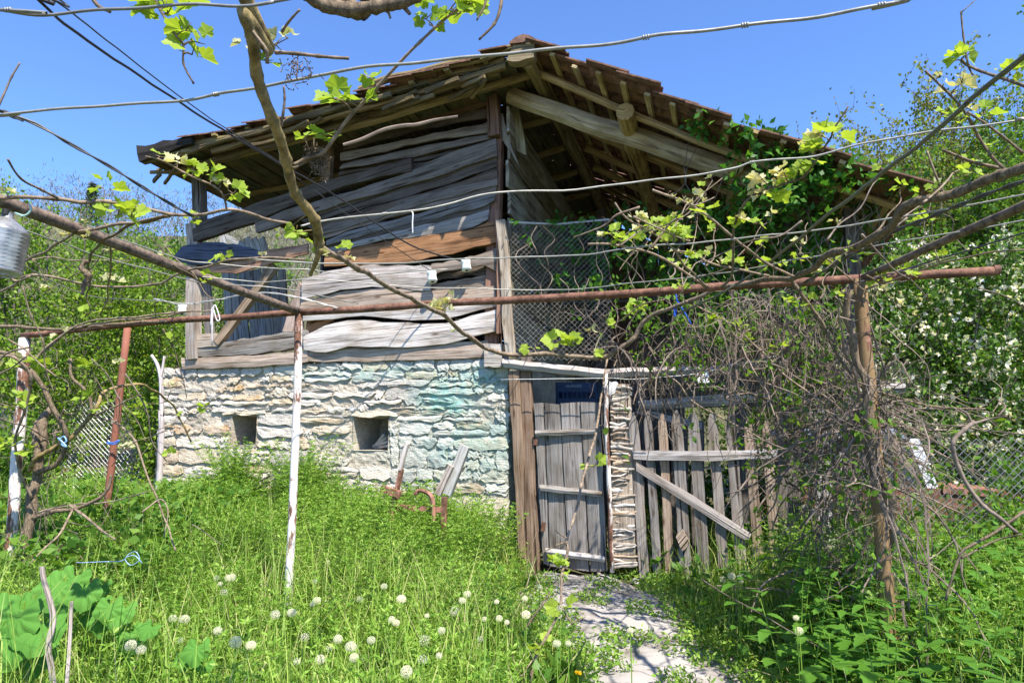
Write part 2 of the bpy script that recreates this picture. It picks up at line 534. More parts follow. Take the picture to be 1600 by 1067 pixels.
def ribbon(A, B, nv, thick=.025, seg=10, rows=2, edge=.004, cup=.006):
    """a board between two traced edges A and B, nv towards the viewer"""
    A = resample(A, seg + 1); B = resample(B, seg + 1)
    nv = np.asarray(nv, float)
    V = []; U = []
    L = np.r_[0, np.cumsum(np.linalg.norm(np.diff(A, axis=0), axis=1))]
    s = random.random() * 99
    ch_ = nrm(A[-1] + B[-1] - A[0] - B[0]); pr_ = nrm(np.cross(nv, ch_))          # the grain runs straight, the edges wander
    o_ = A[0].copy()
    def guv(q, k): return (float(np.dot(q - o_, ch_)), float(np.dot(q - o_, pr_)) + k)
    for i in range(seg + 1):
        ac = B[i] - A[i]; wd = np.linalg.norm(ac); ac = ac / (wd + 1e-9)
        e = min(edge, wd * .2)
        a = A[i] + ac * e * (math.sin(i * 2.1 + s) + random.uniform(-.7, .7))
        b = B[i] + ac * e * (math.sin(i * 1.7 + 2 * s) + random.uniform(-.7, .7))
        bow = .008 * math.sin(i * .5 + s)
        for k in range(rows + 1):
            f = k / rows
            V.append(a + (b - a) * f + nv * (cup * math.sin(math.pi * f) + bow)); U.append(guv(V[-1], 0))
        for k in (0, rows):
            f = k / rows
            V.append(a + (b - a) * f - nv * (thick - bow)); U.append(guv(V[-1], .04))
    q = rows + 3
    F = []
    for i in range(seg):
        o0, o1 = i * q, (i + 1) * q
        for k in range(rows):
            F.append((o0 + k, o0 + k + 1, o1 + k + 1, o1 + k))
        F.append((o0 + rows, o0 + q - 1, o1 + q - 1, o1 + rows))
        F.append((o0 + q - 2, o0, o1, o1 + q - 2))
        F.append((o0 + q - 1, o0 + q - 2, o1 + q - 2, o1 + q - 1))
    F.append(tuple(range(rows + 1))[::-1] + (q - 2, q - 1))
    e = seg * q
    F.append(tuple(e + k for k in range(rows + 1)) + (e + q - 1, e + q - 2))
    return np.array(V), F, np.array(U)
def leafquads(P, U, size, width, fold=.25, seed=0):
    """n pointed leaves as bent quads"""
    r = np.random.default_rng(seed)
    n = len(P)
    U = U / (np.linalg.norm(U, axis=1, keepdims=True) + 1e-9)
    W = np.cross(U, r.normal(size=(n, 3)))
    W /= (np.linalg.norm(W, axis=1, keepdims=True) + 1e-9)
    Nn = np.cross(U, W)
    L = (size * r.uniform(.6, 1.25, n))[:, None]
    w = L * width
    V = np.empty((n, 4, 3))
    V[:, 0] = P
    V[:, 1] = P + U * L * .45 + W * w + Nn * L * fold * .3
    V[:, 2] = P + U * L - Nn * L * fold * .4
    V[:, 3] = P + U * L * .45 - W * w + Nn * L * fold * .3
    return V.reshape(-1, 3), np.arange(n * 4, dtype=np.int32).reshape(n, 4)

# ------------------------------------------------------------------ ground and path
xs = np.unique(np.r_[np.linspace(-220, -14, 26), np.linspace(-14, 14, 113), np.linspace(14, 220, 26)])
ys = np.unique(np.r_[np.linspace(-60, 1, 12), np.linspace(1, 16, 61), np.linspace(16, 75, 40), np.linspace(75, 300, 12)])
XX, YY = np.meshgrid(xs, ys)
Vg = np.stack([XX.ravel(), YY.ravel(), H(XX, YY).ravel()], 1)
nx, ny = len(xs), len(ys)
ii, jj = np.meshgrid(np.arange(ny - 1), np.arange(nx - 1), indexing='ij')
a0 = (ii * nx + jj).ravel()
Fg = np.stack([a0, a0 + 1, a0 + nx + 1, a0 + nx], 1)
g = obj('ground', Vg, Fg, M['soil'], smooth=True, origin=(0, 0, 0), kind='structure')
setp(g, 'soil and meadow ground rising to the hillside', 'ground')

PC = np.array([(.66, 7.35, .38), (.74, 6.6, .60), (.79, 6.1, .68), (.84, 5.4, .60), (.90, 4.7, .60), (.96, 4.1, .72), (1.0, 3.4, .7), (1.0, 2.4, .7)])
def path_half(x, y):
    yy = np.asarray(y, float)
    o = np.argsort(PC[:, 1])
    cx = np.interp(yy, PC[o, 1], PC[o, 0]); hw = np.interp(yy, PC[o, 1], PC[o, 2])
    return np.abs(np.asarray(x) - cx) / hw
pv = []; pn_, pm_ = 90, 18
for i in range(pn_ + 1):
    y = 2.3 + (7.25 - 2.3) * i / pn_
    o = np.argsort(PC[:, 1])
    cx = np.interp(y, PC[o, 1], PC[o, 0]); hw = np.interp(y, PC[o, 1], PC[o, 2]) * 1.12
    for j in range(pm_ + 1):
        f = j / pm_ * 2 - 1
        x = cx + hw * f * (1 + .12 * math.sin(y * 7) * abs(f))
        z = float(H(x, y)) + .045 * (1 - f ** 4) + .006 * float(fnoise(x * 9, y * 9)) + .030 * float(fnoise(x * 3, y * 2, 4)) + .035 * (math.floor((float(fnoise(x * 1.6, y * 1.3, 7)) + 1) * 2.5) / 2.5 - .8) - .035 * (abs(f) ** 6)
        pv.append((x, y, z))
pf = [(i*(pm_+1)+j, i*(pm_+1)+j+1, (i+1)*(pm_+1)+j+1, (i+1)*(pm_+1)+j) for i in range(pn_) for j in range(pm_)]
pth = obj('path', pv, pf, M['path'], smooth=True, kind='structure')
setp(pth, 'pale trodden stone path leading to the plank door', 'path')
gsl = []
for k in range(26):                                    # loose stones along the path
    y = random.uniform(3.9, 6.9); x = np.interp(y, PC[::-1, 1], PC[::-1, 0]) + random.uniform(-.5, .5)
    gsl.append((x, y, random.uniform(.02, .06)))
for (x, y, r_) in gsl:
    v = []
    for (a_, b_) in ((0, 1), (1, 0), (0, -1), (-1, 0), (.7, .7), (-.7, .7), (-.7, -.7), (.7, -.7)):
        v.append((x + a_ * r_ * random.uniform(.7, 1.3), y + b_ * r_ * random.uniform(.7, 1.2), float(H(x, y)) + .02))
    order = [0, 4, 1, 7, 2, 6, 3, 5]
    v = [v[q] for q in order]
    top = [(x + (p[0] - x) * .6, y + (p[1] - y) * .6, p[2] + r_ * random.uniform(.5, .9)) for p in v]
    F = [(q, (q+1) % 8, 8 + (q+1) % 8, 8 + q) for q in range(8)] + [tuple(range(8, 16))]
    obj('stone', v + top, F, M['path'], pth)

# ------------------------------------------------------------------ the barn
BASE = C0 - R * 2.3 + Z * .1
barn = empty('barn', BASE, 'tumbledown barn of limewashed rubble stone and weathered planks under a sagging tiled roof', 'barn')
OUT = -D
def wallpt(s, z, off=0.0):
    return C0 - R * s + Z * z - D * off
def sz(px, py):
    p = fac(px, py)
    return -np.dot(p - C0, R), p[2]
WTOP = sz(520, 566)[1]
WLEN = sz(252, 600)[0]
wins = []
for (x0, y0, x1, y1) in ((362, 649, 399, 699), (552, 651, 606, 704)):
    sa, za = sz(x1, y1); sb, zb = sz(x0, y0)
    wins.append((sa, sb, za, zb))
def in_win(s, z, m=0.0):
    return any(a - m < s < b + m and c - m < z < d + m for a, b, c, d in wins)
cell = .035
sg = np.unique(np.r_[np.arange(0, WLEN, cell), WLEN, [w[0] for w in wins], [w[1] for w in wins]])
zg = np.unique(np.r_[np.arange(-.3, WTOP, cell), WTOP, [w[2] for w in wins], [w[3] for w in wins]])
mv = []; mf = []
for z in zg:
    for s in sg:
        off = -.009 + .011 * float(fnoise(s * 5, z * 9)) + .008 * float(fnoise(s * 17, z * 31, 2)) + random.uniform(-.004, .004)
        if z > WTOP - .02: off = -.02
        mv.append(wallpt(s, z + (.02 * float(fnoise(s * 8, 1)) if z == zg[-1] else 0), off))
ns = len(sg)
for i in range(len(zg) - 1):
    for j in range(ns - 1):
        if in_win((sg[j] + sg[j+1]) / 2, (zg[i] + zg[i+1]) / 2):
            continue
        mf.append((i*ns+j, i*ns+j+1, (i+1)*ns+j+1, (i+1)*ns+j))
def addface(pts):
    k = len(mv); mv.extend(pts); mf.append(tuple(range(k, k + len(pts))))
for (a, b, c, d) in wins:                                # window niches: reveals and a stone back
    dep = -.62
    f4 = [wallpt(a, c, 0), wallpt(b, c, 0), wallpt(b, d, 0), wallpt(a, d, 0)]
    b4 = [wallpt(a + .02, c + .02, dep), wallpt(b - .03, c + .02, dep), wallpt(b - .03, d - .02, dep), wallpt(a + .02, d - .02, dep)]
    for k in range(4):
        addface([f4[k], f4[(k+1) % 4], b4[(k+1) % 4], b4[k]])
    addface(b4)
# left end, top and the right flank below the side wall
addface([wallpt(WLEN, -.3, 0), wallpt(WLEN, -.3, -.5), wallpt(WLEN, WTOP, -.5), wallpt(WLEN, WTOP, 0)])
addface([wallpt(0, WTOP, -.02), wallpt(WLEN, WTOP, -.02), wallpt(WLEN, WTOP, -.5), wallpt(0, WTOP, -.5)])
addface([wallpt(0, -.3, 0), wallpt(0, -.3, -5), wallpt(0, WTOP, -5), wallpt(0, WTOP, 0)])
addface([wallpt(.5, -.3, -5), wallpt(WLEN, -.3, -5), wallpt(WLEN, WTOP, -5), wallpt(.5, WTOP, -5)])
wall = obj('stone_wall', mv, mf, M['stone'], barn, (.44, .385, .31))

PAL = [(.66, .61, .54), (.70, .65, .58), (.60, .56, .52), (.62, .53, .40), (.46, .44, .42), (.70, .67, .63)]
TAN = [(.52, .35, .17), (.56, .42, .25), (.45, .27, .13), (.55, .45, .32)]
def stone(s0, s1, z0, z1, col):
    nxs, nzs = 6, 4
    w, h = s1 - s0, z1 - z0
    ph = random.random() * 40
    bulge = random.uniform(-.008, .009); tilt = random.uniform(-.010, .022)
    rough = random.uniform(.004, .011)
    V = []; F = []
    cj = [(random.uniform(-.02, .02), random.uniform(-.015, .015)) for _ in range(4)]
    for k in range(nzs + 1):
        for j in range(nxs + 1):
            f, e = j / nxs, k / nzs
            x = s0 + w * f; z = z0 + h * e
            for ci, (cf, ce) in enumerate(((0, 0), (1, 0), (1, 1), (0, 1))):
                wgt = (1 - abs(f - cf)) * (1 - abs(e - ce))
                x += cj[ci][0] * wgt; z += cj[ci][1] * wgt
            border = j in (0, nxs) or k in (0, nzs)
            if border:
                x += .012 * math.sin(k * 2.3 + ph); z += .013 * math.sin(j * 1.9 + ph * 1.3) + random.uniform(-.005, .005)
            corner = j in (0, nxs) and k in (0, nzs)
            if corner:
                x += (s0 + w / 2 - x) * .12; z += (z0 + h / 2 - z) * .18
            off = .012 + bulge * math.sin(math.pi * f) ** .5 * math.sin(math.pi * e) ** .5 + tilt * (.5 - e) \
                + rough * float(fnoise(x * 11 + ph, z * 19 + ph)) + random.uniform(-rough, rough) * .5
            V.append(wallpt(x, z, off if not border else off - .004))
    q = nxs + 1
    for k in range(nzs):
        for j in range(nxs):
            F.append((k*q+j, k*q+j+1, (k+1)*q+j+1, (k+1)*q+j))
    ring = list(range(q)) + [k*q+nxs for k in range(1, nzs+1)] + [nzs*q+j for j in range(nxs-1, -1, -1)] + [k*q for k in range(nzs-1, 0, -1)]
    n0 = len(V)
    for r_ in ring:
        V.append(V[r_] + D * .06)
    m_ = len(ring)
    for k in range(m_):
        F.append((ring[k], n0 + k, n0 + (k+1) % m_, ring[(k+1) % m_]))
    return obj('stone', V, F, M['stone'], wall, col)
zrows = [.12]
while zrows[-1] < WTOP - .10:
    zrows.append(zrows[-1] + random.choice([.08, .11, .14, .17, .21]))
zrows[-1] = WTOP
def zrow(k, s):
    if k == 0: return zrows[0]
    if k == len(zrows) - 1: return WTOP - .004
    return zrows[k] + .030 * float(fnoise(s * 1.1 + k * 7.3, k * 3.1)) + .012 * float(fnoise(s * 3.7, k * 5.0, 2))
nst = 0
for k in range(len(zrows) - 1):
    s = random.uniform(-.02, .0)
    top_row = k == len(zrows) - 2
    while s < WLEN - .03:
        w = random.choice([random.uniform(.10, .22), random.uniform(.2, .4), random.uniform(.35, .7)]) if not top_row else random.uniform(.14, .36)
        if s + w > WLEN - .08: w = WLEN + .01 - s
        s1 = s + w
        za, zb_ = zrow(k, s + w / 2), zrow(k + 1, s + w / 2)
        cut = [wn_ for wn_ in wins if s < wn_[1] and s1 > wn_[0] and za < wn_[3] + .03 and zb_ > wn_[2] - .01]
        if cut:
            wn_ = cut[0]
            if wn_[0] - s > .10:
                stone(s + .01, wn_[0] - .03, za + .008, zb_ - .006, random.choice(PAL)); nst += 1
            s = wn_[1] + .03
            continue
        tan_p = .12 + .45 * min(1, max(0, (s + w / 2 - 1.4) / 2.2))
        pick = lambda: random.choice(TAN) if random.random() < tan_p else random.choice(PAL)
        u = random.random()
        if top_row or u < .42:
            stone(s + .010, s1 - .012, za + .008, zb_ - .008, pick()); nst += 1
        elif u < .80 and zb_ - za > .11:
            zm = za + (zb_ - za) * random.uniform(.35, .65)
            m1 = random.uniform(.3, .7) * w if w > .3 and random.random() < .6 else 0
            stone(s + .010, s1 - .012, za + .006, zm - .004, pick()); nst += 1
            if m1:
                stone(s + .012, s + m1 - .010, zm + .006, zb_ - .008, pick()); stone(s + m1 + .010, s1 - .012, zm + .006, zb_ - .010, pick()); nst += 2
            elif random.random() < .75:
                stone(s + .010, s1 - .012, zm + .006, zb_ - .008, pick()); nst += 1
        elif u < .9:
            stone(s + .010, s1 - .012, za + .02, zb_ - .02, pick()); nst += 1
        s = s1
print('stones', nst)
for (a, b, c, d) in wins:                                # flat lintel stones
    stone(a - .12, b + .14, d + .005, d + .075, (.58, .50, .36))
# sticks lying in the right hand niche
a, b, c, d = wins[1]
for k in range(4):
    V, F, U = bar(wallpt(a + .02 + .03*k, c + .05 + .045*k, -.06 - .02*k), wallpt(b - .10, c + .03, -.30), .03, .018)
    setp(obj('batten', V, F, M['wood'], None, (.42, .41, .40), U), ('grey batten leaning in the right wall niche, lowest', 'grey batten leaning in the right wall niche, second up',
         'grey batten leaning in the right wall niche, third up', 'grey batten leaning in the right wall niche, topmost')[k], 'batten')
a, b, c, d = wins[0]
V, F, U = bar(wallpt(a, c + .02, -.04), wallpt(b, c + .01, -.05), .04, .06)
obj('sill', V, F, M['wood'], barn, (.40, .37, .33), U)

# ---- boards of the facade, traced (top edge, bottom edge), distance in front of the wall, colour
GREY, BLUE, BROWN, DARK, PALE, REDB, WARM = (.25, .208, .172), (.195, .168, .148), (.34, .18, .09), (.115, .095, .08), (.60, .555, .525), (.17, .105, .07), (.42, .34, .28)  # upper boards get darker tints that carry the roof overhang's shade
YEL = (.42, .31, .14)
planks = [
 ([(300,226),(420,204),(500,179),(640,142),(764,104)], [(300,240),(420,222),(510,200),(640,166),(764,127)], .10, YEL, .16),
 ([(538,192),(650,174),(764,151)], [(540,214),(650,192),(764,166)], .03, REDB, .025),
 ([(540,216),(650,195),(764,168)], [(536,234),(655,203),(762,184)], .02, DARK, .025),
 ([(532,239),(635,218),(750,195),(770,187)], [(532,252),(655,223),(771,206)], .03, GREY, .025),
 ([(536,256),(655,229),(771,209)], [(530,265),(655,242),(771,217)], .045, BLUE, .03),
 ([(300,350),(381,325),(480,290),(594,260),(643,245)], [(302,378),(400,346),(476,312),(552,286),(643,267)], .09, DARK, .07),
 ([(398,347),(460,324),(550,299),(623,274),(697,241),(775,216)], [(400,364),(460,343),(530,319),(594,300),(697,271),(777,243)], .08, BLUE, .05),
 ([(470,344),(555,313),(604,300),(703,268),(777,244)], [(480,350),(565,326),(620,312),(712,283),(777,260)], .03, DARK, .025),
 ([(480,354),(565,328),(620,314),(712,286),(777,262)], [(490,360),(570,338),(650,322),(720,300),(777,279)], .045, (.15,.115,.09), .025),
 ([(500,357),(545,338),(640,311),(777,277)], [(505,366),(640,326),(777,288)], .05, BLUE, .025),
 ([(505,366),(560,346),(640,327),(775,288)], [(508,372),(560,355),(655,328),(775,300)], .03, GREY, .025),
 ([(510,376),(555,358),(685,325),(775,300)], [(510,384),(618,354),(752,324),(772,314)], .055, (.20,.19,.185), .025),
 ([(511,385),(600,358),(700,335),(766,318)], [(511,390),(600,366),(700,346),(764,330)], .04, DARK, .025),
 ([(511,388),(600,366),(690,346),(764,328)], [(511,400),(560,384),(595,375),(651,370),(728,360),(762,342)], .05, (.28,.265,.25), .028),
 ([(536,186),(650,166),(764,141)], [(538,191),(650,172),(764,149)], -.04, DARK, .02),
 ([(530,268),(655,246),(770,222)], [(528,274),(655,252),(770,230)], -.02, DARK, .02),
 ([(640,258),(700,240),(772,219)], [(640,276),(700,262),(772,234)], -.05, (.12,.10,.085), .02),
 ([(508,397),(595,379),(651,371),(730,360),(764,346),(778,350)], [(506,416),(570,413),(635,411),(700,397),(778,377)], .055, BROWN, .028),
 ([(674,413),(750,398),(776,388)], [(674,427),(752,414),(776,423)], .05, GREY, .025),
 ([(471,436),(516,423),(572,414),(674,415)], [(471,467),(550,450),(604,448),(672,455)], .075, (.45,.41,.39), .03),
 ([(664,424),(720,418),(774,412)], [(664,440),(720,432),(774,428)], -.05, DARK, .02),
 ([(664,446),(720,436),(774,428)], [(664,458),(720,457),(774,450)], -.04, GREY, .02),
 ([(471,470),(550,453),(604,450),(678,455),(774,447)], [(466,491),(595,481),(685,478),(774,471)], .055, WARM, .028),
 ([(468,488),(595,480),(774,470)], [(470,502),(572,493),(653,502),(696,497),(776,478)], .045, PALE, .028),
 ([(474,526),(500,511),(545,499),(617,504),(694,506),(776,483)], [(474,547),(505,551),(550,541),(617,542),(685,540),(774,517)], .075, PALE, .03),
 ([(474,556),(489,546),(617,540),(762,532)], [(474,565),(617,564),(762,558)], .03, WARM, .16),
 ([(307,541),(352,534),(459,517),(478,516)], [(309,557),(399,553),(459,544),(478,543)], .04, (.27,.25,.23), .10),
 ([(282,560),(400,555),(480,548)], [(284,576),(400,573),(480,566)], .05, WARM, .14),
 ([(285,385),(330,377),(375,383),(412,393)], [(270,405),(300,414),(340,411),(400,404)], .12, (.085,.105,.16), .03),
 ([(311,418),(360,405),(430,388),(480,381)], [(320,424),(365,427),(420,413),(480,396)], .10, (.36,.22,.15), .03),
 ([(480,497),(500,494),(520,492)], [(478,522),(500,512),(522,502)], -.03, BROWN, .02),
]
for (A, B, off, col, th) in planks:
    V, F, U = ribbon([fac(*p, off) for p in A], [fac(*p, off) for p in B], OUT, th, 16 if len(A) > 3 else 12, 2, .007, .008)
    obj('plank', V, F, M['mossy'] if off == .10 and col is YEL else M['wood'], barn, col, U)
def post(px0, py0, px1, py1, off, w, t, col, parent=barn, name='post', mat='wood', f=fac):
    V, F, U = bar(f(px0, py0, off), f(px1, py1, off), w, t, R, 8, .006)
    return obj(name, V, F, M[mat], parent, col, U)
post(766, 106, 774, 215, .06, .13, .12, (.20,.12,.09)); post(774, 215, 771, 540, -.06, .16, .12, (.26,.15,.11))
post(784, 345, 798, 556, .10, .10, .07, (.46,.40,.33))
post(779, 330, 781, 520, .09, .05, .04, (.30,.18,.13))
post(311, 250, 312, 345, 0, .13, .13, (.20,.19,.18)); post(304, 350, 302, 562, .03, .15, .12, (.38,.34,.31))
post(322, 440, 330, 540, -.05, .12, .04, (.20,.19,.19))
V, F, U = bar(fac(341, 536, .02), fac(430, 415, .02), .10, .08, R); obj('brace', V, F, M['wood'], barn, (.33,.25,.18), U)
V, F, U = ribbon([fac(467, 440, .02), fac(452, 480, .02), fac(440, 518, .02)], [fac(474, 450, .02), fac(473, 490, .02), fac(472, 518, .02)], OUT, .03, 6); obj('plank', V, F, M['wood'], barn, (.45,.35,.30), U)
V, F, U = ribbon([fac(308, 522, .05), fac(338, 520, .05)], [fac(308, 543, .05), fac(340, 541, .05)], OUT, .06, 4); obj('plank', V, F, M['wood'], barn, (.48,.40,.33), U)
V, F, U = ribbon([fac(757, 537, .09), fac(784, 537, .09)], [fac(757, 573, .09), fac(784, 573, .09)], OUT, .10, 4); obj('block', V, F, M['wood'], barn, (.50,.46,.42), U)
post(515, 190, 512, 300, -.02, .10, .08, (.22,.15,.09))
# partition boards inside the open left bay
for k in range(8):
    x = 352 + k * 12.5
    top = 424 - (k % 3) * 3; p0 = fac(x, top, -1.3); p1 = fac(x + 9, 525, -1.3)
    V, F, U = bar(p0, p1 - Z * .1, .125, .02, R, 4, .006); obj('plank', V, F, M['wood'], barn, random.choice([(.28,.29,.31), (.24,.26,.29), (.33,.33,.34)]), U)
for (x0, y0, x1, y1, off) in ((345, 362, 352, 388, -1.4), (384, 372, 392, 392, -1.4), (396, 372, 404, 395, -1.4), (408, 372, 416, 395, -1.4)):
    V, F, U = bar(fac(x0, y0, off), fac(x1, y1, off), .11, .02, R, 3); obj('plank', V, F, M['wood'], barn, (.50,.51,.52), U)
V, F, U = ribbon([fac(352, 366, -1.45), fac(386, 380, -1.45)], [fac(354, 378, -1.45), fac(386, 392, -1.45)], OUT, .02, 4); obj('plank', V, F, M['wood'], barn, (.46,.50,.55), U)
# upper floor, back wall and inner wall, all dark boards
def bigboards(p, du, dv, nu, name, col):
    for k in range(nu):
        a = p + du * (k / nu); b = p + du * ((k + .96) / nu)
        V, F, U = ribbon([a, a + dv], [b, b + dv], nrm(np.cross(du, dv)), .03, 4, 1, .004, 0); obj(name, V, F, M['wood'], barn, tuple(c * random.uniform(.8, 1.15) for c in col), U)
bigboards(wallpt(0, WTOP - .03, -.3), -R * WLEN, D * 4.6, 14, 'floorboard', (.22,.19,.16))
bigboards(wallpt(0, WTOP, -4.9), Z * 2.7, -R * (WLEN), 12, 'plank', (.20,.18,.16))
bigboards(wallpt(2.55, WTOP, -.25), Z * 2.5, D * 4.6, 11, 'plank', (.20,.18,.16))

# right flank: boards running back from the corner
zb = WTOP - .02
zt = side(780, 172)[2]
nb = 9
for k in range(nb):
    z0 = zb + (zt + .25 - zb) * k / nb; z1 = zb + (zt + .25 - zb) * (k + .93) / nb
    dl = 4.6 if k % 3 else 3.7
    st = random.uniform(0, .06)
    A = [C0 + D * st + Z * (z1 + random.uniform(-.02, .02)), C0 + D * dl * .5 + Z * (z1 + random.uniform(-.06, .03)), C0 + D * dl + Z * (z1 - .06)]
    B = [C0 + D * st + Z * z0, C0 + D * dl * .5 + Z * (z0 + random.uniform(-.05, .03)), C0 + D * dl + Z * (z0 - .06)]
    V, F, U = ribbon(A, B, R, .03, 9, 2, .012, .01); obj('plank', V, F, M['mossy'], barn, random.choice([(.42,.40,.34), (.34,.31,.23), (.46,.44,.40), (.30,.27,.20)]), U)
V, F, U = ribbon([fac(*p, -.25) for p in ((807, 146), (797, 172), (808, 236))], [fac(*p, -.25) for p in ((808, 147), (811, 172), (824, 244))], OUT, .03, 8); obj('plank', V, F, M['mossy'], barn, (.36,.33,.22), U)
V, F, U = ribbon([fac(*p, -.05) for p in ((783, 178), (782, 215), (806, 250))], [fac(*p, -.05) for p in ((785, 177), (793, 215), (812, 262))], OUT, .03, 8); obj('plank', V, F, M['wood'], barn, (.36,.33,.28), U)

# ---- the roof
OV = .78
A_ = fac(822, 66, OV); E_ = fac(1452, 296, OV); L_ = fac(214, 238, OV)
RDEP = 6.2
er = nrm(E_ - A_); lr = np.linalg.norm(E_ - A_)
el = nrm(L_ - A_); ll = np.linalg.norm(L_ - A_)
n_r = nrm(np.cross(er, D)); n_r = n_r if n_r[2] > 0 else -n_r
n_l = nrm(np.cross(el, D)); n_l = n_l if n_l[2] > 0 else -n_l
V, F, U = tube(wob(resample([A_ + D * .1 - Z * .16, A_ + D * RDEP - Z * .16], 12), .008), .07, 8)
roof = obj('roof', V, F, M['mossy'], barn, (.30,.24,.13), U)
def tile_mesh(wd, ln, name):
    V = []; U = []
    prof = [(0, 0), (.12, .012), (.26, .034), (.42, .036), (.56, .014), (.78, .004), (1, .016)]
    for y in (0.0, .5, 1.0):
        for (x, zz) in prof:
            V.append((x * wd, y * ln, zz + .034 * y)); U.append((x * wd, y * ln))
    k = len(prof); n0 = len(V)
    for y in (0.0, .5, 1.0):
        for (x, zz) in prof:
            V.append((x * wd, y * ln, zz + .034 * y - .016)); U.append((x * wd, y * ln))
    F = []
    for j in range(2):
        for i in range(k - 1):
            F.append((j*k+i, j*k+i+1, (j+1)*k+i+1, (j+1)*k+i))
            F.append((n0+j*k+i, n0+(j+1)*k+i, n0+(j+1)*k+i+1, n0+j*k+i+1))
        F.append((j*k, (j+1)*k, n0+(j+1)*k, n0+j*k)); F.append((j*k+k-1, n0+j*k+k-1, n0+(j+1)*k+k-1, (j+1)*k+k-1))
    for i in range(k - 1):
        F.append((i, n0+i, n0+i+1, i+1)); F.append((2*k+i, 2*k+i+1, n0+2*k+i+1, n0+2*k+i))
    return np.array(V), F, np.array(U)
def roof_side(O, e, n, length, expo, wd, cols_obj, droop, vergejit):
    Vt, Ft, Ut = tile_mesh(wd, expo + .09, 'tile')
    me = make_mesh('tile', Vt, Ft, M['tile'], False, Ut)
    rest = G()
    nc = int(length / expo); nr = int(RDEP / wd / .94)
    for c in range(nc):
        jit = random.uniform(*vergejit)
        for r_ in range(nr):
            t = c / nc
            p = O + e * (c * expo + random.uniform(-.02, .02)) + D * (r_ * wd * .94 + jit + random.uniform(-.012, .012)) - Z * droop * math.sin(math.pi * t) + n * random.uniform(-.006, .008)
            d2, e2 = D, nrm(e + n * random.uniform(-.03, .03) + D * random.uniform(-.04, .04))
            if r_ == 0 and random.random() < .12: continue
            if r_ < cols_obj:
                if np.dot(np.cross(d2, e2), n) < 0:
                    mat = Matrix((-d2, e2, n)).transposed(); q_ = p + D * wd
                else:
                    mat = Matrix((d2, e2, n)).transposed(); q_ = p
                link('tile', me, q_, roof, None, None, mat)
            else:
                rest.add(p + Vt[:, :1] * d2 + Vt[:, 1:2] * e2 + Vt[:, 2:] * n, Ft, Ut)
    o = rest.build('tiles', M['tile'], roof, kind='stuff')
    return nc
nc_r = roof_side(A_ - D * .02, er, n_r, lr, .36, .23, 13, .06, (-.13, .08))
nc_l = roof_side(A_ - D * .02, el, n_l, ll, .21, .23, 7, .05, (-.05, .05))
for i in range(9):                                       # broken ridge tiles
    V, F, U = ribbon([A_ + D * (i * .4 - .05) + el * .16 + Z * .03, A_ + D * (i * .4 + .37) + el * .16 + Z * .03], [A_ + D * (i * .4 - .05) + er * .14 + Z * .06, A_ + D * (i * .4 + .37) + er * .14 + Z * .06], Z, .02, 3, 4, .01, .07)
    obj('ridge_tile', V, F, M['tile'], roof, None, U)
# battens under the tiles, running back
nb_r = int(lr / .27)
for c in range(nb_r + 1):
    t = c / nb_r
    p = A_ + er * (c * .27 + .05) - n_r * .022 - Z * .06 * math.sin(math.pi * t)
    V, F, U = bar(p + D * random.uniform(-.06, .04), p + D * RDEP, .03, .055, n_r, 8, .006)
    obj('batten', V, F, M['mossy'], roof, random.choice([(.56,.43,.20), (.48,.37,.18), (.52,.42,.25)]), U)  # right slope colours raised to stand for light bounced off the ground
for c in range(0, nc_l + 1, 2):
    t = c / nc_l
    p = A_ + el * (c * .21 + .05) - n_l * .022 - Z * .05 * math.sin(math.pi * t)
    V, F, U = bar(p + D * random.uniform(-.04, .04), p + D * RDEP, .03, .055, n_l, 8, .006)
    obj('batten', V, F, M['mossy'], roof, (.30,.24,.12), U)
# rafters parallel to the edge
for (d_, r_, drop, a0_, a1_) in ((.42, .042, .10, .10, lr * .97), (1.5, .05, .11, .3, lr * .96), (2.2, .05, .11, .3, lr * .95), (2.9, .05, .11, .3, lr * .95), (3.6, .05, .11, .3, lr * .95), (4.4, .05, .11, .3, lr * .95), (5.3, .05, .11, .3, lr * .95)):
    P = wob(resample([A_ + D * d_ + er * a0_ - n_r * drop, A_ + D * d_ + er * a1_ - n_r * (drop - .01)], 16), .014, .35)
    P -= Z * .06 * np.sin(np.linspace(0, math.pi, 16))[:, None]
    V, F, U = tube(P, [r_, r_ * .8], 8); obj('rafter', V, F, M['mossy'], roof, (.50,.37,.19), U)  # lighter than the left rafters, ground bounce put into the colour
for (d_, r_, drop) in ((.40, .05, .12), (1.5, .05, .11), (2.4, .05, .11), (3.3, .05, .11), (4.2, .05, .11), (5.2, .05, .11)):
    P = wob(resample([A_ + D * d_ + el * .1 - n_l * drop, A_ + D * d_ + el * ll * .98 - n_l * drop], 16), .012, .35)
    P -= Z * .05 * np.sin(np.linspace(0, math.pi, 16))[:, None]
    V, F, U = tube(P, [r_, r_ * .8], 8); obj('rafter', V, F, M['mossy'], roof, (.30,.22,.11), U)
for k in range(26):                                      # dark boards added to put shade under the left slope
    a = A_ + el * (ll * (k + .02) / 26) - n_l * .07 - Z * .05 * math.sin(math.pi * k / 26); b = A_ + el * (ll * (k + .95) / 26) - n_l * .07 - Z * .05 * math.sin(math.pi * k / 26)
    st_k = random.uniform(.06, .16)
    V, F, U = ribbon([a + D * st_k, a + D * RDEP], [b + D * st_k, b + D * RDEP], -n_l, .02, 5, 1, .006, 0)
    obj('soffit_shade_board', V, F, M['mossy'], roof, (.11 * random.uniform(.7, 1.3), .09, .06), U)
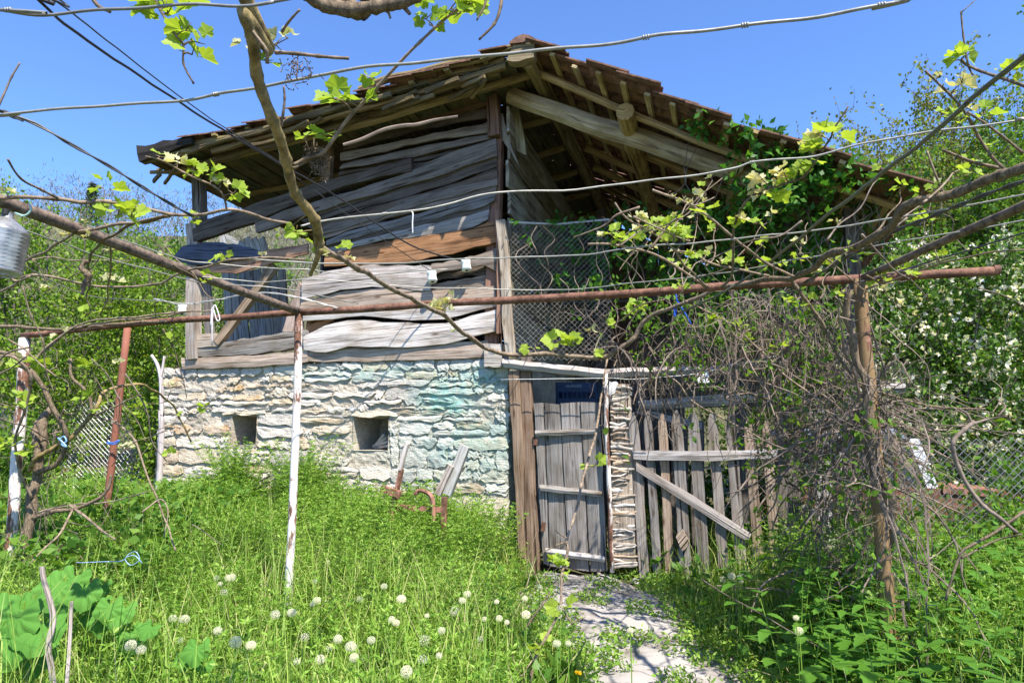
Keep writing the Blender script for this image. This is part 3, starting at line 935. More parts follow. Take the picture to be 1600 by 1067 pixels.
for (pts_, r_, off) in (([(240, 240), (400, 200), (560, 158), (700, 118), (790, 92)], .05, .62), ([(226, 243), (330, 222), (430, 196), (520, 168)], .045, .70), ([(420, 205), (560, 172), (690, 130), (770, 108)], .05, .40), ([(560, 140), (660, 112), (760, 88), (812, 72)], .045, .72)):
    V, F, U = tube(wob(spline(np.array([fac(x, y, off) for x, y in pts_]), 6), .012, .7), [r_, r_ * .8], 8); obj('pole', V, F, M['mossy'], roof, (.24, .185, .095), U)
V, F, U = ribbon([fac(212, 228, .80), fac(240, 224, .80), fac(300, 212, .80)], [fac(216, 252, .80), fac(238, 246, .80), fac(300, 224, .80)], OUT, .05, 6, 2, .012, .01); obj('verge_board', V, F, M['wood'], roof, (.035, .032, .03), U)
V, F, U = ribbon([fac(250, 240, .42), fac(500, 176, .42), fac(780, 92, .42)], [fac(256, 262, .42), fac(500, 196, .42), fac(780, 116, .42)], OUT, .04, 14, 2, .012, .01); obj('verge_board', V, F, M['mossy'], roof, (.12, .095, .055), U)  # dark board added behind the verge, filling bright gaps with shade
def roof_z(p):
    return A_[2] - (n_r[0] * (p[0] - A_[0]) + n_r[1] * (p[1] - A_[1])) / n_r[2]
for k in range(18):                                      # boarded back of the open right bay
    r_ = -.12 + .2 * k
    q = C0 + R * r_ + D * 5.0; q2 = q + R * .2
    z0_ = .1 if k < 8 else 2.0
    V, F, U = ribbon([q + Z * z0_, q * [1, 1, 0] + Z * (roof_z(q) - .14)], [q2 + Z * z0_, q2 * [1, 1, 0] + Z * (roof_z(q2) - .14)], OUT, .03, 4, 1, .004, 0)
    obj('plank', V, F, M['wood'], barn, tuple(c * random.uniform(.8, 1.15) for c in (.17, .15, .13)), U)
# main beam over the right bay, purlin ends, front verge boards
P = wob(resample([fac(796, 148, .05), fac(960, 205, .05), fac(1090, 248, .05), fac(1230, 298, .05)], 18), .01, .5)
V, F, U = tube(P, [.10, .115, .10], 8); obj('beam', V, F, M['mossy'], roof, (.50,.42,.30), U)  # beam colour also lightened for the ground bounce
for (px, py, off, ln, r_) in ((976, 176, .50, 5.4, .095), (1150, 262, .2, 5.2, .08), (1330, 300, .1, 5.2, .08)):
    p = fac(px, py, off)
    V, F, U = tube(wob(resample([p, p + D * ln], 14), .01), [r_, r_ * .95], 9); obj('purlin', V, F, M['mossy'], roof, (.52,.37,.17), U)
for k, (oy, off, w_, col) in enumerate(((14, .74, .055, (.15,.12,.07)), (26, .66, .06, (.22,.16,.08)), (40, .50, .07, (.13,.10,.06)), (30, .58, .045, (.25,.20,.12)))):
    x0, x1 = ((222, 610), (330, 790), (300, 620), (520, 780))[k]
    f = lambda x: 66 + (238 - 66) * (822 - x) / (822 - 214)
    pts = [(x, f(x) + oy + random.uniform(-3, 3)) for x in np.linspace(x0, x1, 7)]
    hpx = w_ * 150
    V, F, U = ribbon([fac(x, y, off) for x, y in pts], [fac(x, y + hpx * (.7 + .3 * random.random()), off) for x, y in pts], OUT, .04, 14, 2, .012, .01)
    obj('verge_board', V, F, M['mossy'], roof, col, U)
for k in range(46):                                      # short broken lath ends under the left verge
    x = random.uniform(250, 780); y = 66 + (238 - 66) * (822 - x) / (822 - 214) + random.uniform(18, 48)
    p = fac(x, y, random.uniform(.35, .76)); ln = random.uniform(.15, .5)
    V, F, U = bar(p, p + el * ln + D * random.uniform(-.08, .25) + Z * random.uniform(-.06, .05), random.uniform(.02, .05), .03, Z, 3, .006)
    obj('lath', V, F, M['mossy'], roof, random.choice([(.20,.155,.08), (.13,.10,.055), (.27,.215,.12)]), U)
V, F, U = ribbon([fac(806, 62, .8), fac(836, 62, .8)], [fac(790, 96, .8), fac(834, 92, .8)], OUT, .12, 4, 2, .012); obj('gable_block', V, F, M['mossy'], roof, (.30,.24,.15), U)
# posts of the open right bay
for (px, py0, py1, off, w_) in ((1152, 300, 800, -1.5, .13), (1238, 330, 820, -.9, .16), (1062, 300, 790, -3.0, .14), (940, 330, 800, -3.0, .14), (1330, 330, 850, .0, .13)):
    V, F, U = bar(fac(px, py0, off), fac(px, py1, off), w_, w_, R, 7, .01); obj('post', V, F, M['wood'], barn, (.16,.14,.13), U)
# tie rail inside the bay
V, F, U = bar(fac(880, 470, -2.2), fac(1240, 455, -2.2), .10, .08, Z, 6, .01); obj('rail', V, F, M['wood'], barn, (.18,.16,.14), U)

# ------------------------------------------------------------------ door, frame, picket gate
GW = (.40, .385, .375)
def rib(Apx, Bpx, off, th, col, parent, name, seg=9, mat='wood', edge=.004, cup=.005):
    V, F, U = ribbon([fac(*p, off) for p in Apx], [fac(*p, off) for p in Bpx], OUT, th, seg, 2, edge, cup)
    return obj(name, V, F, M[mat], parent, col, U)
gz = lambda x, y: float(H(x, y))
p = fac(890, 885, .03)
door = empty('plank_door', (p[0], p[1], gz(p[0], p[1])), 'low grey plank door with three crossbars, standing beside the stone wall', 'door')
ed = [((833, 630), (848, 880)), ((850, 629), (859, 884)), ((875, 630), (888, 888)), ((906, 628), (922, 893)), ((937, 627), (949, 892))]
for k in range(4):
    (a0_, a1_), (b0_, b1_) = ed[k], ed[k+1]
    rib([(a0_[0] + 1, a0_[1]), (a1_[0] + 1, a1_[1])], [(b0_[0] - 1, b0_[1] + (k % 2) * 2), (b1_[0] - 1, b1_[1])], .03 + .004 * (k % 2), .025, ((.25,.235,.225), (.22,.21,.20), (.27,.255,.25), (.235,.225,.22))[k], door, 'plank', 10, 'wood', .003, .004)
for (q0, q1, r0, r1) in (((836, 672), (931, 669), (837, 681), (929, 678)), ((843, 757), (941, 768), (845, 767), (939, 776)), ((852, 856), (946, 870), (855, 866), (944, 879))):
    rib([q0, q1], [r0, r1], .075, .04, (.42,.40,.39), door, 'crossbar', 7, 'wood', .003, .012)
V, F, U = bar(fac(834, 690, .06), fac(840, 690, .06), .07, .012, Z, 2, 0); obj('hinge', V, F, M['rust'], door, None, U)
V, F, U = bar(fac(846, 822, .06), fac(852, 823, .06), .09, .012, Z, 2, 0); obj('hinge', V, F, M['rust'], door, None, U)

p = fac(818, 885, .06)
fr = empty('door_frame', (p[0], p[1], gz(p[0], p[1])), 'two brown frame posts between the stone wall and the plank door', 'door frame')
rib([(794, 580), (801, 690), (811, 895)], [(811, 579), (816, 690), (824, 897)], .07, .08, (.27,.195,.14), fr, 'post', 10)
rib([(812, 580), (817, 690), (826, 898)], [(828, 580), (833, 690), (843, 900)], .05, .09, (.235,.165,.12), fr, 'post', 10)
rib([(814, 545), (815, 580)], [(829, 547), (829, 580)], .03, .07, (.22,.18,.15), fr, 'block', 4)
rib([(785, 560), (850, 567), (946, 577)], [(787, 575), (850, 581), (946, 592)], .10, .11, (.46,.43,.41), fr, 'lintel', 10, 'wood', .004, .03)
lt = rib([(944, 576), (1000, 574), (1090, 572), (1160, 567), (1235, 558)], [(946, 591), (1000, 588), (1090, 586), (1160, 579), (1235, 569)], .04, .10, (.38,.35,.33), None, 'beam', 12, 'wood', .006, .03)
setp(lt, 'long grey log beam above the picket gate, right of the white pole', 'beam')

V, F, U = tube(wob(resample([fac(946, 584, .13), fac(949, 700, .12), fac(957, 894, .10)], 14), .004), .024, 7)
setp(obj('pole', V, F, M['whitepipe'], None, None, U, True), 'thin white pole upright between plank door and shingle stack', 'pole')
p = fac(974, 890, .02)
st_ = empty('shingle_stack', (p[0], p[1], gz(p[0], p[1])), 'tall narrow stack of curled pale wood shingles beside the white pole', 'shingle stack')
rib([(953, 598), (958, 884)], [(983, 600), (994, 882)], .018, .15, (.40,.34,.28), st_, 'post', 12, 'wood', .004)
y = 598.0
while y < 884:
    t = (y - 598) / 286
    h = random.uniform(3.6, 7.2)
    xl = 952 + 5 * t + random.uniform(-1.5, 2); xr = 984 + 12 * t + random.uniform(-4, 3)
    dy = random.uniform(-5, 5); mid = random.uniform(-3.5, 3.5)
    o = random.uniform(.024, .042); xr -= random.choice([0, 0, 3, 8]); xl += random.choice([0, 0, 2, 5])
    A = [(xl, y), ((xl + xr) / 2, y + mid + dy * .5), (xr, y + dy)]
    hh = h * random.uniform(.5, .9)
    B = [(xl, y + hh), ((xl + xr) / 2, y + mid + dy * .5 + hh), (xr, y + dy + hh * .8)]
    rib(A, B, o, .16, random.choice([(.55,.50,.44), (.64,.60,.56), (.48,.40,.33), (.68,.65,.62), (.54,.42,.31)]), st_, 'shingle', 5, 'wood', .004, .004)
    y += h
pp = rib([(952, 596), (966, 597)], [(951, 618), (961, 614)], .09, .004, (.75,.75,.75), None, 'paper_scrap', 4, 'plain', .006)
setp(pp, 'torn white paper scrap stuck atop the shingle stack', 'paper')

p = fac(1095, 895, .05)
gate = empty('picket_gate', (p[0], p[1], gz(p[0], p[1])), 'weathered picket gate with pointed slats and a diagonal brace', 'gate')
pk = [(990, 644, 1007, 903, 15), (1012, 642, 1028, 905, 13), (1035, 644, 1047, 907, 14), (1057, 640, 1072, 906, 18), (1083, 640, 1101, 896, 18), (1113, 642, 1131, 890, 16), (1141, 644, 1158, 880, 17), (1170, 652, 1186, 870, 16), (1198, 655, 1212, 865, 15)]
for (x0, y0, x1, y1, w) in pk:
    h2 = w / 2; k = random.uniform(.9, 1.1)
    A = [(x0 - .5, y0), (x0 - h2, y0 + 16 * k), (x0 - h2 + (x1 - x0) * .35, y0 + 90), (x1 - h2, y1)]
    B = [(x0 + .5, y0), (x0 + h2, y0 + 17 * k), (x0 + h2 + (x1 - x0) * .35, y0 + 90), (x1 + h2, y1)]
    rib(A, B, .03 + random.uniform(-.008, .008), .022, random.choice([(.31,.28,.26), (.27,.24,.22), (.34,.26,.20), (.25,.23,.22)]), gate, 'picket', 16, 'wood', .002, .003)
rib([(988, 703), (1100, 705), (1216, 701)], [(990, 718), (1100, 720), (1214, 716)], .075, .045, (.45,.43,.43), gate, 'rail', 9)
rib([(994, 722), (1085, 776), (1174, 834)], [(994, 736), (1080, 790), (1168, 848)], .065, .03, (.40,.36,.34), gate, 'brace', 8)
rib([(1056, 838), (1066, 826)], [(1066, 862), (1078, 848)], .10, .05, (.40,.33,.27), gate, 'block', 3)
rib([(990, 845), (1010, 870), (1100, 868)], [(990, 856), (1010, 880), (1100, 876)], -.02, .03, (.26,.22,.19), gate, 'rail', 6)

p = fac(1120, 880, -.35)
fe = empty('rail_fence', (p[0], p[1], gz(p[0], p[1])), 'old rail fence of grey round rails behind the picket gate', 'fence')
rib([(997, 626), (1100, 618), (1245, 607)], [(999, 641), (1100, 635), (1245, 624)], -.30, .08, (.42,.40,.385), fe, 'rail', 10, 'wood', .004, .03)
rib([(1190, 612), (1300, 607), (1415, 598)], [(1190, 627), (1300, 624), (1415, 613)], -.22, .08, (.40,.38,.37), fe, 'rail', 10, 'wood', .004, .03)
rib([(993, 637), (1097, 660)], [(993, 648), (1097, 671)], -.34, .05, (.38,.36,.35), fe, 'rail', 6)
for (x, y0, w_) in ((1000, 590, 12), (1165, 590, 12), (1222, 560, 20), (1060, 660, 30), (1090, 655, 20)):
    rib([(x - w_ / 2, y0), (x - w_ / 2, 880)], [(x + w_ / 2, y0 + 3), (x + w_ / 2, 880)], -.42, .07, (.17,.155,.145), fe, 'post', 6)
sl = rib([(1264, 640), (1272, 720), (1280, 860)], [(1290, 638), (1297, 720), (1306, 860)], .15, .05, (.50,.48,.47), None, 'board', 9)
setp(sl, 'wide pale grey board standing upright inside the dead vine tangle', 'board')

# blue crate on a shelf behind the door
cp0 = fac(868, 604, -.9); cp1 = fac(934, 604, -.9)
wv = nrm(cp1 - cp0); cw = np.linalg.norm(cp1 - cp0)
cz1 = fac(890, 597, -.9)[2]; cz0 = fac(890, 630, -.9)[2]
crate = empty('crate', (*(cp0 + wv * cw / 2 + D * .15)[:2], cz0), 'dark blue plastic crate in the shade above the plank door', 'crate')
def boxat(o, a, b, c):
    V = [o + a * i + b * j + c * k for k in (0, 1) for j in (0, 1) for i in (0, 1)]
    return np.array(V), [(0, 2, 3, 1), (4, 5, 7, 6), (0, 1, 5, 4), (2, 6, 7, 3), (0, 4, 6, 2), (1, 3, 7, 5)]
o0 = np.array([cp0[0], cp0[1], cz0]); ch = cz1 - cz0
gg = G()
gg.add(*boxat(o0, wv * cw, D * .015, Z * ch * .25)); gg.add(*boxat(o0 + Z * ch * .55, wv * cw, D * .015, Z * ch * .45))
gg.add(*boxat(o0 + D * .3, wv * cw, D * .015, Z * ch)); gg.add(*boxat(o0, wv * .015, D * .3, Z * ch)); gg.add(*boxat(o0 + wv * (cw - .015), wv * .015, D * .3, Z * ch))
gg.add(*boxat(o0 - Z * .01, wv * cw, D * .31, Z * .01))
for k in range(9):
    gg.add(*boxat(o0 + wv * (cw * (k + .5) / 9) - D * .006, wv * .012, D * .02, Z * ch))
gg.build('crate_body', M['plain'], crate, (.012, .042, .10))
gg = G()
for k in range(9):
    gg.add(*boxat(o0 + wv * (cw * (.26 + .042 * k)) + Z * ch * .76 - D * .014, wv * cw * .028, D * .006, Z * ch * random.uniform(.10, .16)))
gg.build('lettering', M['plain'], crate, (.18, .25, .30))
V, F = boxat(np.array([*fac(826, 640, -.8)[:2], cz0 - .035]), R * 1.1, D * .5, Z * .024); sh = obj('shelf', V, F, M['wood'], barn, (.2,.17,.14))

# ------------------------------------------------------------------ pergola of pipes
pg_top = perg(466, 488)
pgl = empty('pergola', (pg_top[0], pg_top[1], gz(pg_top[0], pg_top[1])), 'pergola of rusty iron pipes carrying vines and wires', 'pergola')
def pipe(pts, r, mat, name, n=12, amp=.004, par=None):
    V, F, U = tube(wob(resample(pts, 18), amp, .5), r, n)
    return obj(name, V, F, M[mat], pgl if par is None else par, None, U, True)
pipe([perg(466, 488), perg(900, 463), perg(1345, 435), perg(1556, 422)], .028, 'rust', 'front_pipe')
pr = perg(1556, 422); V, F, U = tube(np.array([pr - R * .01, pr + R * .02]), .030, 12); obj('pipe_collar', V, F, M['rust'], pgl, None, U)
pipe([perg(466, 488), perg(330, 497), perg(200, 507), perg(36, 524)], .027, 'rust', 'front_pipe')
zt_ = pg_top[2] + .02
pq = onz(20, 322, zt_)
pipe([pg_top, onz(250, 407, zt_), pq, pq + (pq - pg_top) * 1.6], .030, 'darkpipe', 'side_pipe')
p4 = perg(1345, 436)
pq = onz(1600, 320, p4[2])
pipe([p4, onz(1460, 384, p4[2]), pq, pq + (pq - p4) * 3.0], .021, 'darkpipe', 'side_pipe')
def groundpt(px, Y, x=None):
    q = at(px, 800, Y); q[2] = gz(q[0], q[1]) - .05
    return q
b_ = perg(453, 900); b_[2] = gz(b_[0], b_[1]) - .1
pipe([perg(468, 488), perg(461, 690), b_], .031, 'whitepipe', 'post')
b_ = perg(1384, 900); b_[2] = gz(b_[0], b_[1]) - .1
pipe([perg(1345, 438), perg(1358, 600), b_], .040, 'brownpipe', 'post')
q0 = perg(38, 528); b_ = perg(12, 910); b_[2] = gz(b_[0], b_[1]) - .1
pipe([q0, perg(30, 690), perg(20, 800), b_], .046, 'whitepipe', 'post', 12, .01)
q0 = at(199, 512, 7.2); b_ = at(172, 745, 7.2); b_ = b_ + (b_ - q0) * .35
V, F, U = tube(resample([q0, b_], 6), .036, 10); setp(obj('post', V, F, M['redpost'], None, None, U, True), 'leaning red painted pipe post left of the barn', 'post')
V, F, U = tube(wob(resample([at(253, 640, 8.3), at(250, 700, 8.3), at(247, 800, 8.3)], 10), .006), .035, 7); 
g_ = G().add(V, F, U); 
V, F, U = tube(wob(spline([at(253, 650, 8.3), at(252, 600, 8.3), at(246, 572, 8.3), at(236, 555, 8.3)]), .004), [.03, .018], 6); g_.add(V, F, U)
V, F, U = tube(wob(spline([at(250, 592, 8.3), at(254, 575, 8.3), at(257, 557, 8.3)]), .004), [.02, .014], 6); g_.add(V, F, U)
setp(g_.build('forked_stick', M['wood'], None, (.56,.52,.54), True), 'bleached forked stick upright at the left end of the stone wall', 'stick')

# ------------------------------------------------------------------ wires, cables, small hung things
def run_on(P, pts):
    """a wire or branch that leaves the picture goes on for a few metres more"""
    P = [np.array(q, float) for q in P]
    def out_(q):
        return not (isinstance(q, np.ndarray)) and (q[0] <= 0 or q[0] >= 1600 or q[1] <= 0)
    if out_(pts[0]): P = [P[0] + nrm((P[0] - P[1]) * [1, 1, .3]) * 2.2] + P
    if out_(pts[-1]): P = P + [P[-1] + nrm((P[-1] - P[-2]) * [1, 1, .3]) * 2.2]
    return P
def wire(pts, r, col, label, cat='wire', name='wire', per=6, amp=.002, mat='wire', strands=1, knots=()):
    P = [np.array(q) if len(q) == 3 and isinstance(q, np.ndarray) else (at(*q) if len(q) == 3 else onz(*q)) for q in pts]
    P = run_on(P, pts)
    P = wob(spline(P, per), amp, 2)
    g_ = G()
    if strands == 1:
        g_.add(*tube(P, r, 6))
    else:
        L = np.r_[0, np.cumsum(np.linalg.norm(np.diff(P, axis=0), axis=1))]
        P = resample(P, 70); L = np.linspace(0, L[-1], 70)
        for s_ in range(strands):
            a_ = L * 26 + s_ * math.pi
            g_.add(*tube(P + np.stack([np.cos(a_), 0 * a_, np.sin(a_)], 1) * r * 1.05, r, 5))
    for k in knots:
        q = P[int(k * (len(P) - 1))]
        for j in range(3):
            g_.add(*tube(np.array([q + nrm(P[-1] - P[0]) * (.006 * j), q + nrm(P[-1] - P[0]) * (.006 * j + .004)]), r * 1.6, 6))
    return setp(g_.build(name, M[mat], None, col, True), label, cat)
GW_ = (.22, .225, .22); PW = (.31, .305, .27)
wire([(-60, 12), (0, 15), (70, 23), (170, 17), (290, 7), (370, 8), (430, 3), (520, -14)], .0036, GW_, 'grey cable crossing the top left corner of the sky', 'cable', 'cable', knots=(.22,))
wire([(-60, 184), (0, 180), (85, 172), (180, 163), (290, 157), (355, 145), (450, 128), (540, 110), (640, 98), (760, 87), (870, 78), (970, 65), (1040, 52), (1160, 42), (1260, 30), (1345, 14), (1420, -1), (1520, -24)], .0042, PW, 'long pale cable sweeping over the roof apex from left to top right', 'cable', 'cable', knots=(.3, .66, .74, .86))
wire([(-50, 150, 2.0), (0, 173, 2.1), (60, 195, 2.15), (110, 225, 2.2), (180, 265, 2.3), (230, 298, 2.4), (300, 337, 2.6)], .0034, (.09, .09, .09), 'dark twisted pair wire sagging from the left edge to the vine', strands=2)
wA = fac(676, 425, .16); wB = fac(722, 408, .16)
wire([(20, -40, 3.0), (60, 0, 3.1), (110, 45, 3.4), (190, 100, 3.9), (250, 140, 4.4), (330, 192, 5.0), (430, 252, 5.8), (520, 303, 6.4), (640, 382, 7.0), wB], .0085, (.03, .03, .035), 'black power cable slanting down from the top left to the barn', 'power cable', 'power_cable')
wire([(50, -30, 3.0), (85, 0, 3.1), (150, 50, 3.5), (250, 128, 4.3), (330, 186, 5.0), (430, 250, 5.8), (480, 290, 6.2), (600, 375, 6.9), wA], .0045, (.05, .05, .055), 'thinner black line running beside the power cable', 'power line', 'power_line')
wire([(470, 352, 2.5), (505, 345, 2.55), (640, 330, 2.6), (700, 318, 2.62), (780, 301, 2.65), (900, 296, 2.68), (1030, 280, 2.66), (1140, 265, 2.62), (1180, 253, 2.6), (1260, 246, 2.55), (1340, 226, 2.48), (1460, 206, 2.38), (1600, 187, 2.25), (1700, 170, 2.2)], .0042, PW, 'pale cable across the middle of the facade and on past the right tree', 'cable', 'cable', knots=(.12, .56))
wire([(380, 405), (500, 411), (600, 412), (700, 406), (800, 402), (900, 399), (1000, 386), (1100, 378), (1200, 368), (1330, 352), (1460, 330), (1600, 305)], .0042, PW, 'pale slack wire level with the brown plank and the mesh', knots=(.5,))
wire([(290, 430), (400, 440), (500, 437), (640, 448), (760, 451), (880, 453), (1000, 441), (1120, 428), (1250, 405), (1440, 372), (1600, 345)], .0035, (.33, .32, .28), 'thin pale wire just above the rusty front pipe')
wire([(-40, 325), (0, 345), (85, 376), (160, 402), (290, 436), (340, 445), (380, 446), (450, 452), (560, 475)], .0038, (.30, .29, .26), 'grey wire passing below the ribbed bottle')
wire([(130, 350), (200, 378), (280, 404), (340, 412), (400, 418), (480, 421), (560, 430), (700, 420)], .0032, (.33, .32, .28), 'thin grey wire crossing the slanting left pipe')
wire([(240, 467, 5.4), (290, 475, 5.4), (340, 468, 5.3), (380, 460, 5.2), (430, 458, 5.1), (470, 466, 5.1), (530, 482, 5.2)], .004, (.45, .43, .40), 'doubled wire strand tied near the white post top', strands=2)
wire([(0, 395, 3.4), (60, 428, 3.8), (140, 462, 4.4), (240, 470, 5.2), (310, 476, 5.4)], .0032, (.30, .29, .26), 'faint grey wire sloping through the left vine')
wire([(1600, 88), (1500, 172), (1400, 255), (1300, 331), (1230, 388), (1180, 426), (1120, 462, 4.2), (1060, 490, 4.6)], .0075, (.13, .13, .085), 'dark olive hose slanting down from the right edge', 'hose', 'hose')
wire([(1760, 330), (1600, 365), (1500, 395), (1400, 425), (1330, 445, 4.1)], .0045, (.07, .07, .07), 'dark wire rising to the right edge under the side pipe')
wire([(1600, 283), (1500, 320), (1400, 362), (1310, 410), (1240, 452, 4.3)], .0055, (.10, .09, .075), 'dark twisted wire beside the thick right vine arm', strands=2)
wire([fac(782, 593, .2), fac(942, 591, .2), fac(996, 592, .2), fac(1094, 583, .18), fac(1150, 568, .12), fac(1215, 556, .1)], .004, (.72, .72, .68), 'white clothes line strung above the plank door', 'clothes line', 'clothes_line', amp=.001)
for k, (x, y) in enumerate(((1091, 585), (1098, 586), (1104, 585))):
    V, F, U = bar(fac(x, y - 2, .2), fac(x + 2.5, y + 13, .21), .03, .014, R, 3, .001)
    setp(obj('clothes_peg', V, F, M['plain'], None, (.74, .74, .72), U), ('white clothes peg on the line, nearest the door', 'white clothes peg on the line between two others', 'white clothes peg on the line, farthest from the door')[k], 'clothes peg', 'clothes pegs on the white line')
wire([(1053, 482, 5.0), (1054, 495, 5.0), (1058, 478, 5.0), (1064, 478, 5.0), (1058, 470, 5.0), (1056, 458, 5.0)], .006, (.02, .10, .50), 'blue plastic twine loop hanging under the front pipe', 'twine', 'twine')
wire([(1064, 479, 5.0), (1072, 492, 5.0), (1080, 506, 5.0)], .006, (.02, .10, .50), 'short tail of blue twine beside the twine loop', 'twine', 'twine')
wire([(120, 878, 4.7), (160, 878, 4.7), (190, 876, 4.7), (200, 866, 4.7), (212, 862, 4.7), (218, 874, 4.7), (205, 882, 4.7), (196, 872, 4.7), (210, 868, 4.7), (222, 880, 4.7)], .0026, (.35, .50, .72), 'pale blue string knotted over the long grass', 'string', 'string')
wire([(92, 688, 5.7), (100, 682, 5.7), (104, 690, 5.7), (96, 694, 5.7), (104, 698, 5.7), (90, 684, 5.7)], .007, (.20, .38, .60), 'blue rag tie on the left vine stem', 'tie', 'tie')
wire([(168, 690, 7.1), (176, 692, 7.1), (186, 688, 7.1), (180, 694, 7.1), (166, 692, 7.1)], .008, (.08, .20, .60), 'blue tie round the red post', 'tie', 'tie')
wire([(330, 510, 5.2), (331, 480, 5.2), (338, 500, 5.2), (343, 498, 5.2), (334, 478, 5.2), (331, 540, 5.2)], .005, (.66, .62, .62), 'pale pink cord hanging from the front pipe', 'cord', 'cord')
wire([(645, 366, 2.6), (645, 350, 2.6), (646, 334, 2.6), (642, 330, 2.6)], .003, (.6, .6, .56), 'short white wire hook hanging before the facade', 'hook', 'hook')

def lathe(prof, P0, axis, n=16, ripple=None):
    axis = nrm(axis); a = nrm(np.cross(axis, [0, 1, 0.2])); b = np.cross(axis, a)
    V = []; F = []
    for i, (h, r_) in enumerate(prof):
        for j in range(n):
            t = 2 * math.pi * j / n
            rr = r_ * (1 + (ripple(h, t) if ripple else 0))
            V.append(P0 + axis * h + a * rr * math.cos(t) + b * rr * math.sin(t))
    m_ = len(prof)
    for i in range(m_ - 1):
        for j in range(n):
            k = (j + 1) % n
            F.append((i*n+j, i*n+k, (i+1)*n+k, (i+1)*n+j))
    F.append(tuple(range(n))); F.append(tuple((m_-1)*n + j for j in range(n))[::-1])
    return np.array(V), F
for k, (x, y, lab) in enumerate(((676, 432, 'white ceramic insulator on the facade, left of a pair'), (729, 414, 'white ceramic insulator on the facade, right of a pair, nearer the corner'), (287, 484, 'white ceramic insulator on the post of the open left bay'))):
    P0 = fac(x - 2, y - 9, .14)
    V, F = lathe([(0, .02), (.01, .05), (.05, .055), (.06, .048), (.10, .05), (.125, .056), (.14, .05), (.142, .02)], P0, np.array([.15, -.25, -1]), 14)
    ins = obj('insulator', V, F, M['plain'], None, (.72, .76, .70), None, True)
    setp(ins, lab, 'insulator', 'white insulators on the barn')
    V, F, U = tube(np.array([P0 + D * .16, P0 + D * .05 - Z * .05, P0 - Z * .02]), .012, 6); obj('pin', V, F, M['rust'], ins, None, U)

bp = at(13, 330, 2.75)
bot = empty('ribbed_bottle', bp - Z * .27, 'ribbed silvery bottle hanging upside at the end of the left pipe', 'bottle')
ax = np.array([-.10, 0, -1])
prof = [(.0, .018), (.012, .021), (.03, .021), (.034, .03), (.06, .068), (.075, .082)]
for k in range(22):
    h = .08 + k * .008
    prof.append((h, .088 + (.005 if k % 2 else -.003)))
prof += [(.262, .084), (.275, .06)]
V, F = lathe(prof, bp, ax, 22, lambda h, t: .03 * math.sin(9 * t) if h > .08 else 0)
mb, nt, out = new_mat('scuffed_silver_plastic'); gp = geo(nt)
nn = noise_(nt, gp.outputs['Position'], 18, 5, .6)
principled(nt, out, ramp(nt, nn, [(.35, (.24, .24, .245)), (.65, (.44, .43, .41))]), .28, None, .55, .6); M['silver'] = mb
obj('bottle_body', V, F, M['silver'], bot, None, None, True)
V, F = lathe([(-.004, .010), (-.003, .0155), (.02, .0155)], bp + np.array([0, -.012, .0]), ax, 14); obj('bottle_mouth', V, F, M['plain'], bot, (.02, .02, .02))
wire([(22, 332, 2.74), (38, 336, 2.74), (48, 328, 2.74), (46, 318, 2.74)], .004, (.35, .55, .52), 'turquoise string holding the ribbed bottle to the pipe', 'string', 'string')

# ------------------------------------------------------------------ wire netting
def netting(P00, P10, P01, pitch, r_, name, mat, parent, col, sag=.01):
    """diamond netting: zigzag strands between four corners"""
    u = P10 - P00; v = P01 - P00
    lu, lv = np.linalg.norm(u), np.linalg.norm(v)
    nu_, nv_ = int(lu / pitch), int(lv / pitch)
    g_ = G()
    nn = np.cross(u, v); nn = nn / np.linalg.norm(nn)
    for sgn in (1, -1):
        for k in range(-nv_, nu_ + 1):
            a0_ = max(0, -k) if sgn == 1 else max(0, -k)
            pts = []
            for j in range(nv_ + 1):
                i = k + j
                if 0 <= i <= nu_:
                    ii_ = i if sgn == 1 else nu_ - i
                    pts.append(P00 + u * (ii_ / nu_) + v * (j / nv_) + nn * (.006 * sgn * (-1) ** j + sag * math.sin(ii_ * .35) * math.sin(j * .3)))
            if len(pts) > 1:
                g_.add(*tube(np.array(pts[::2] if len(pts) > 8 and len(pts) % 2 else pts), r_, 3, False))
    return g_.build(name, M[mat], parent, col)
p = fac(870, 600, .02)
net = empty('wire_mesh_panel', p, 'grey chain link mesh panel hung right of the barn corner above the door', 'wire mesh')
netting(fac(797, 351, .03), fac(950, 344, .03), fac(800, 562, .03), .058, .0021, 'netting', 'wire', net, (.25, .235, .21))
rib([(796, 346), (870, 349), (952, 341)], [(796, 349), (870, 351.5), (952, 344)], .03, .01, (.45,.42,.38), net, 'edge_wire', 6, 'plain', .001)
fl = empty('chain_link_fence', at(170, 800, 10.2), 'chain link fence running left from the end of the stone wall', 'fence')
netting(at(-60, 640, 10.6), at(262, 622, 9.6), at(-60, 790, 10.6), .075, .0032, 'netting', 'wire', fl, (.36, .38, .37), .03)
for x in (-40, 100, 240):
    d_ = 10.6 - (x + 60) / 322; V, F, U = tube(np.array([at(x, 620, d_), at(x, 800, d_)]), .02, 6); obj('post', V, F, M['rust'], fl, None, U)
fr2 = empty('chain_link_fence', at(1530, 800, 7.2), 'chain link fence standing in the weeds in front of the rusty car', 'fence')
netting(at(1380, 690, 6.6), at(1680, 680, 6.2), at(1380, 840, 6.6), .07, .0028, 'netting', 'wire', fr2, (.25, .25, .24), .03)
for x in (1400, 1640):
    V, F, U = tube(np.array([at(x, 680, 6.5), at(x, 880, 6.5)]), .02, 6); obj('post', V, F, M['rust'], fr2, None, U)

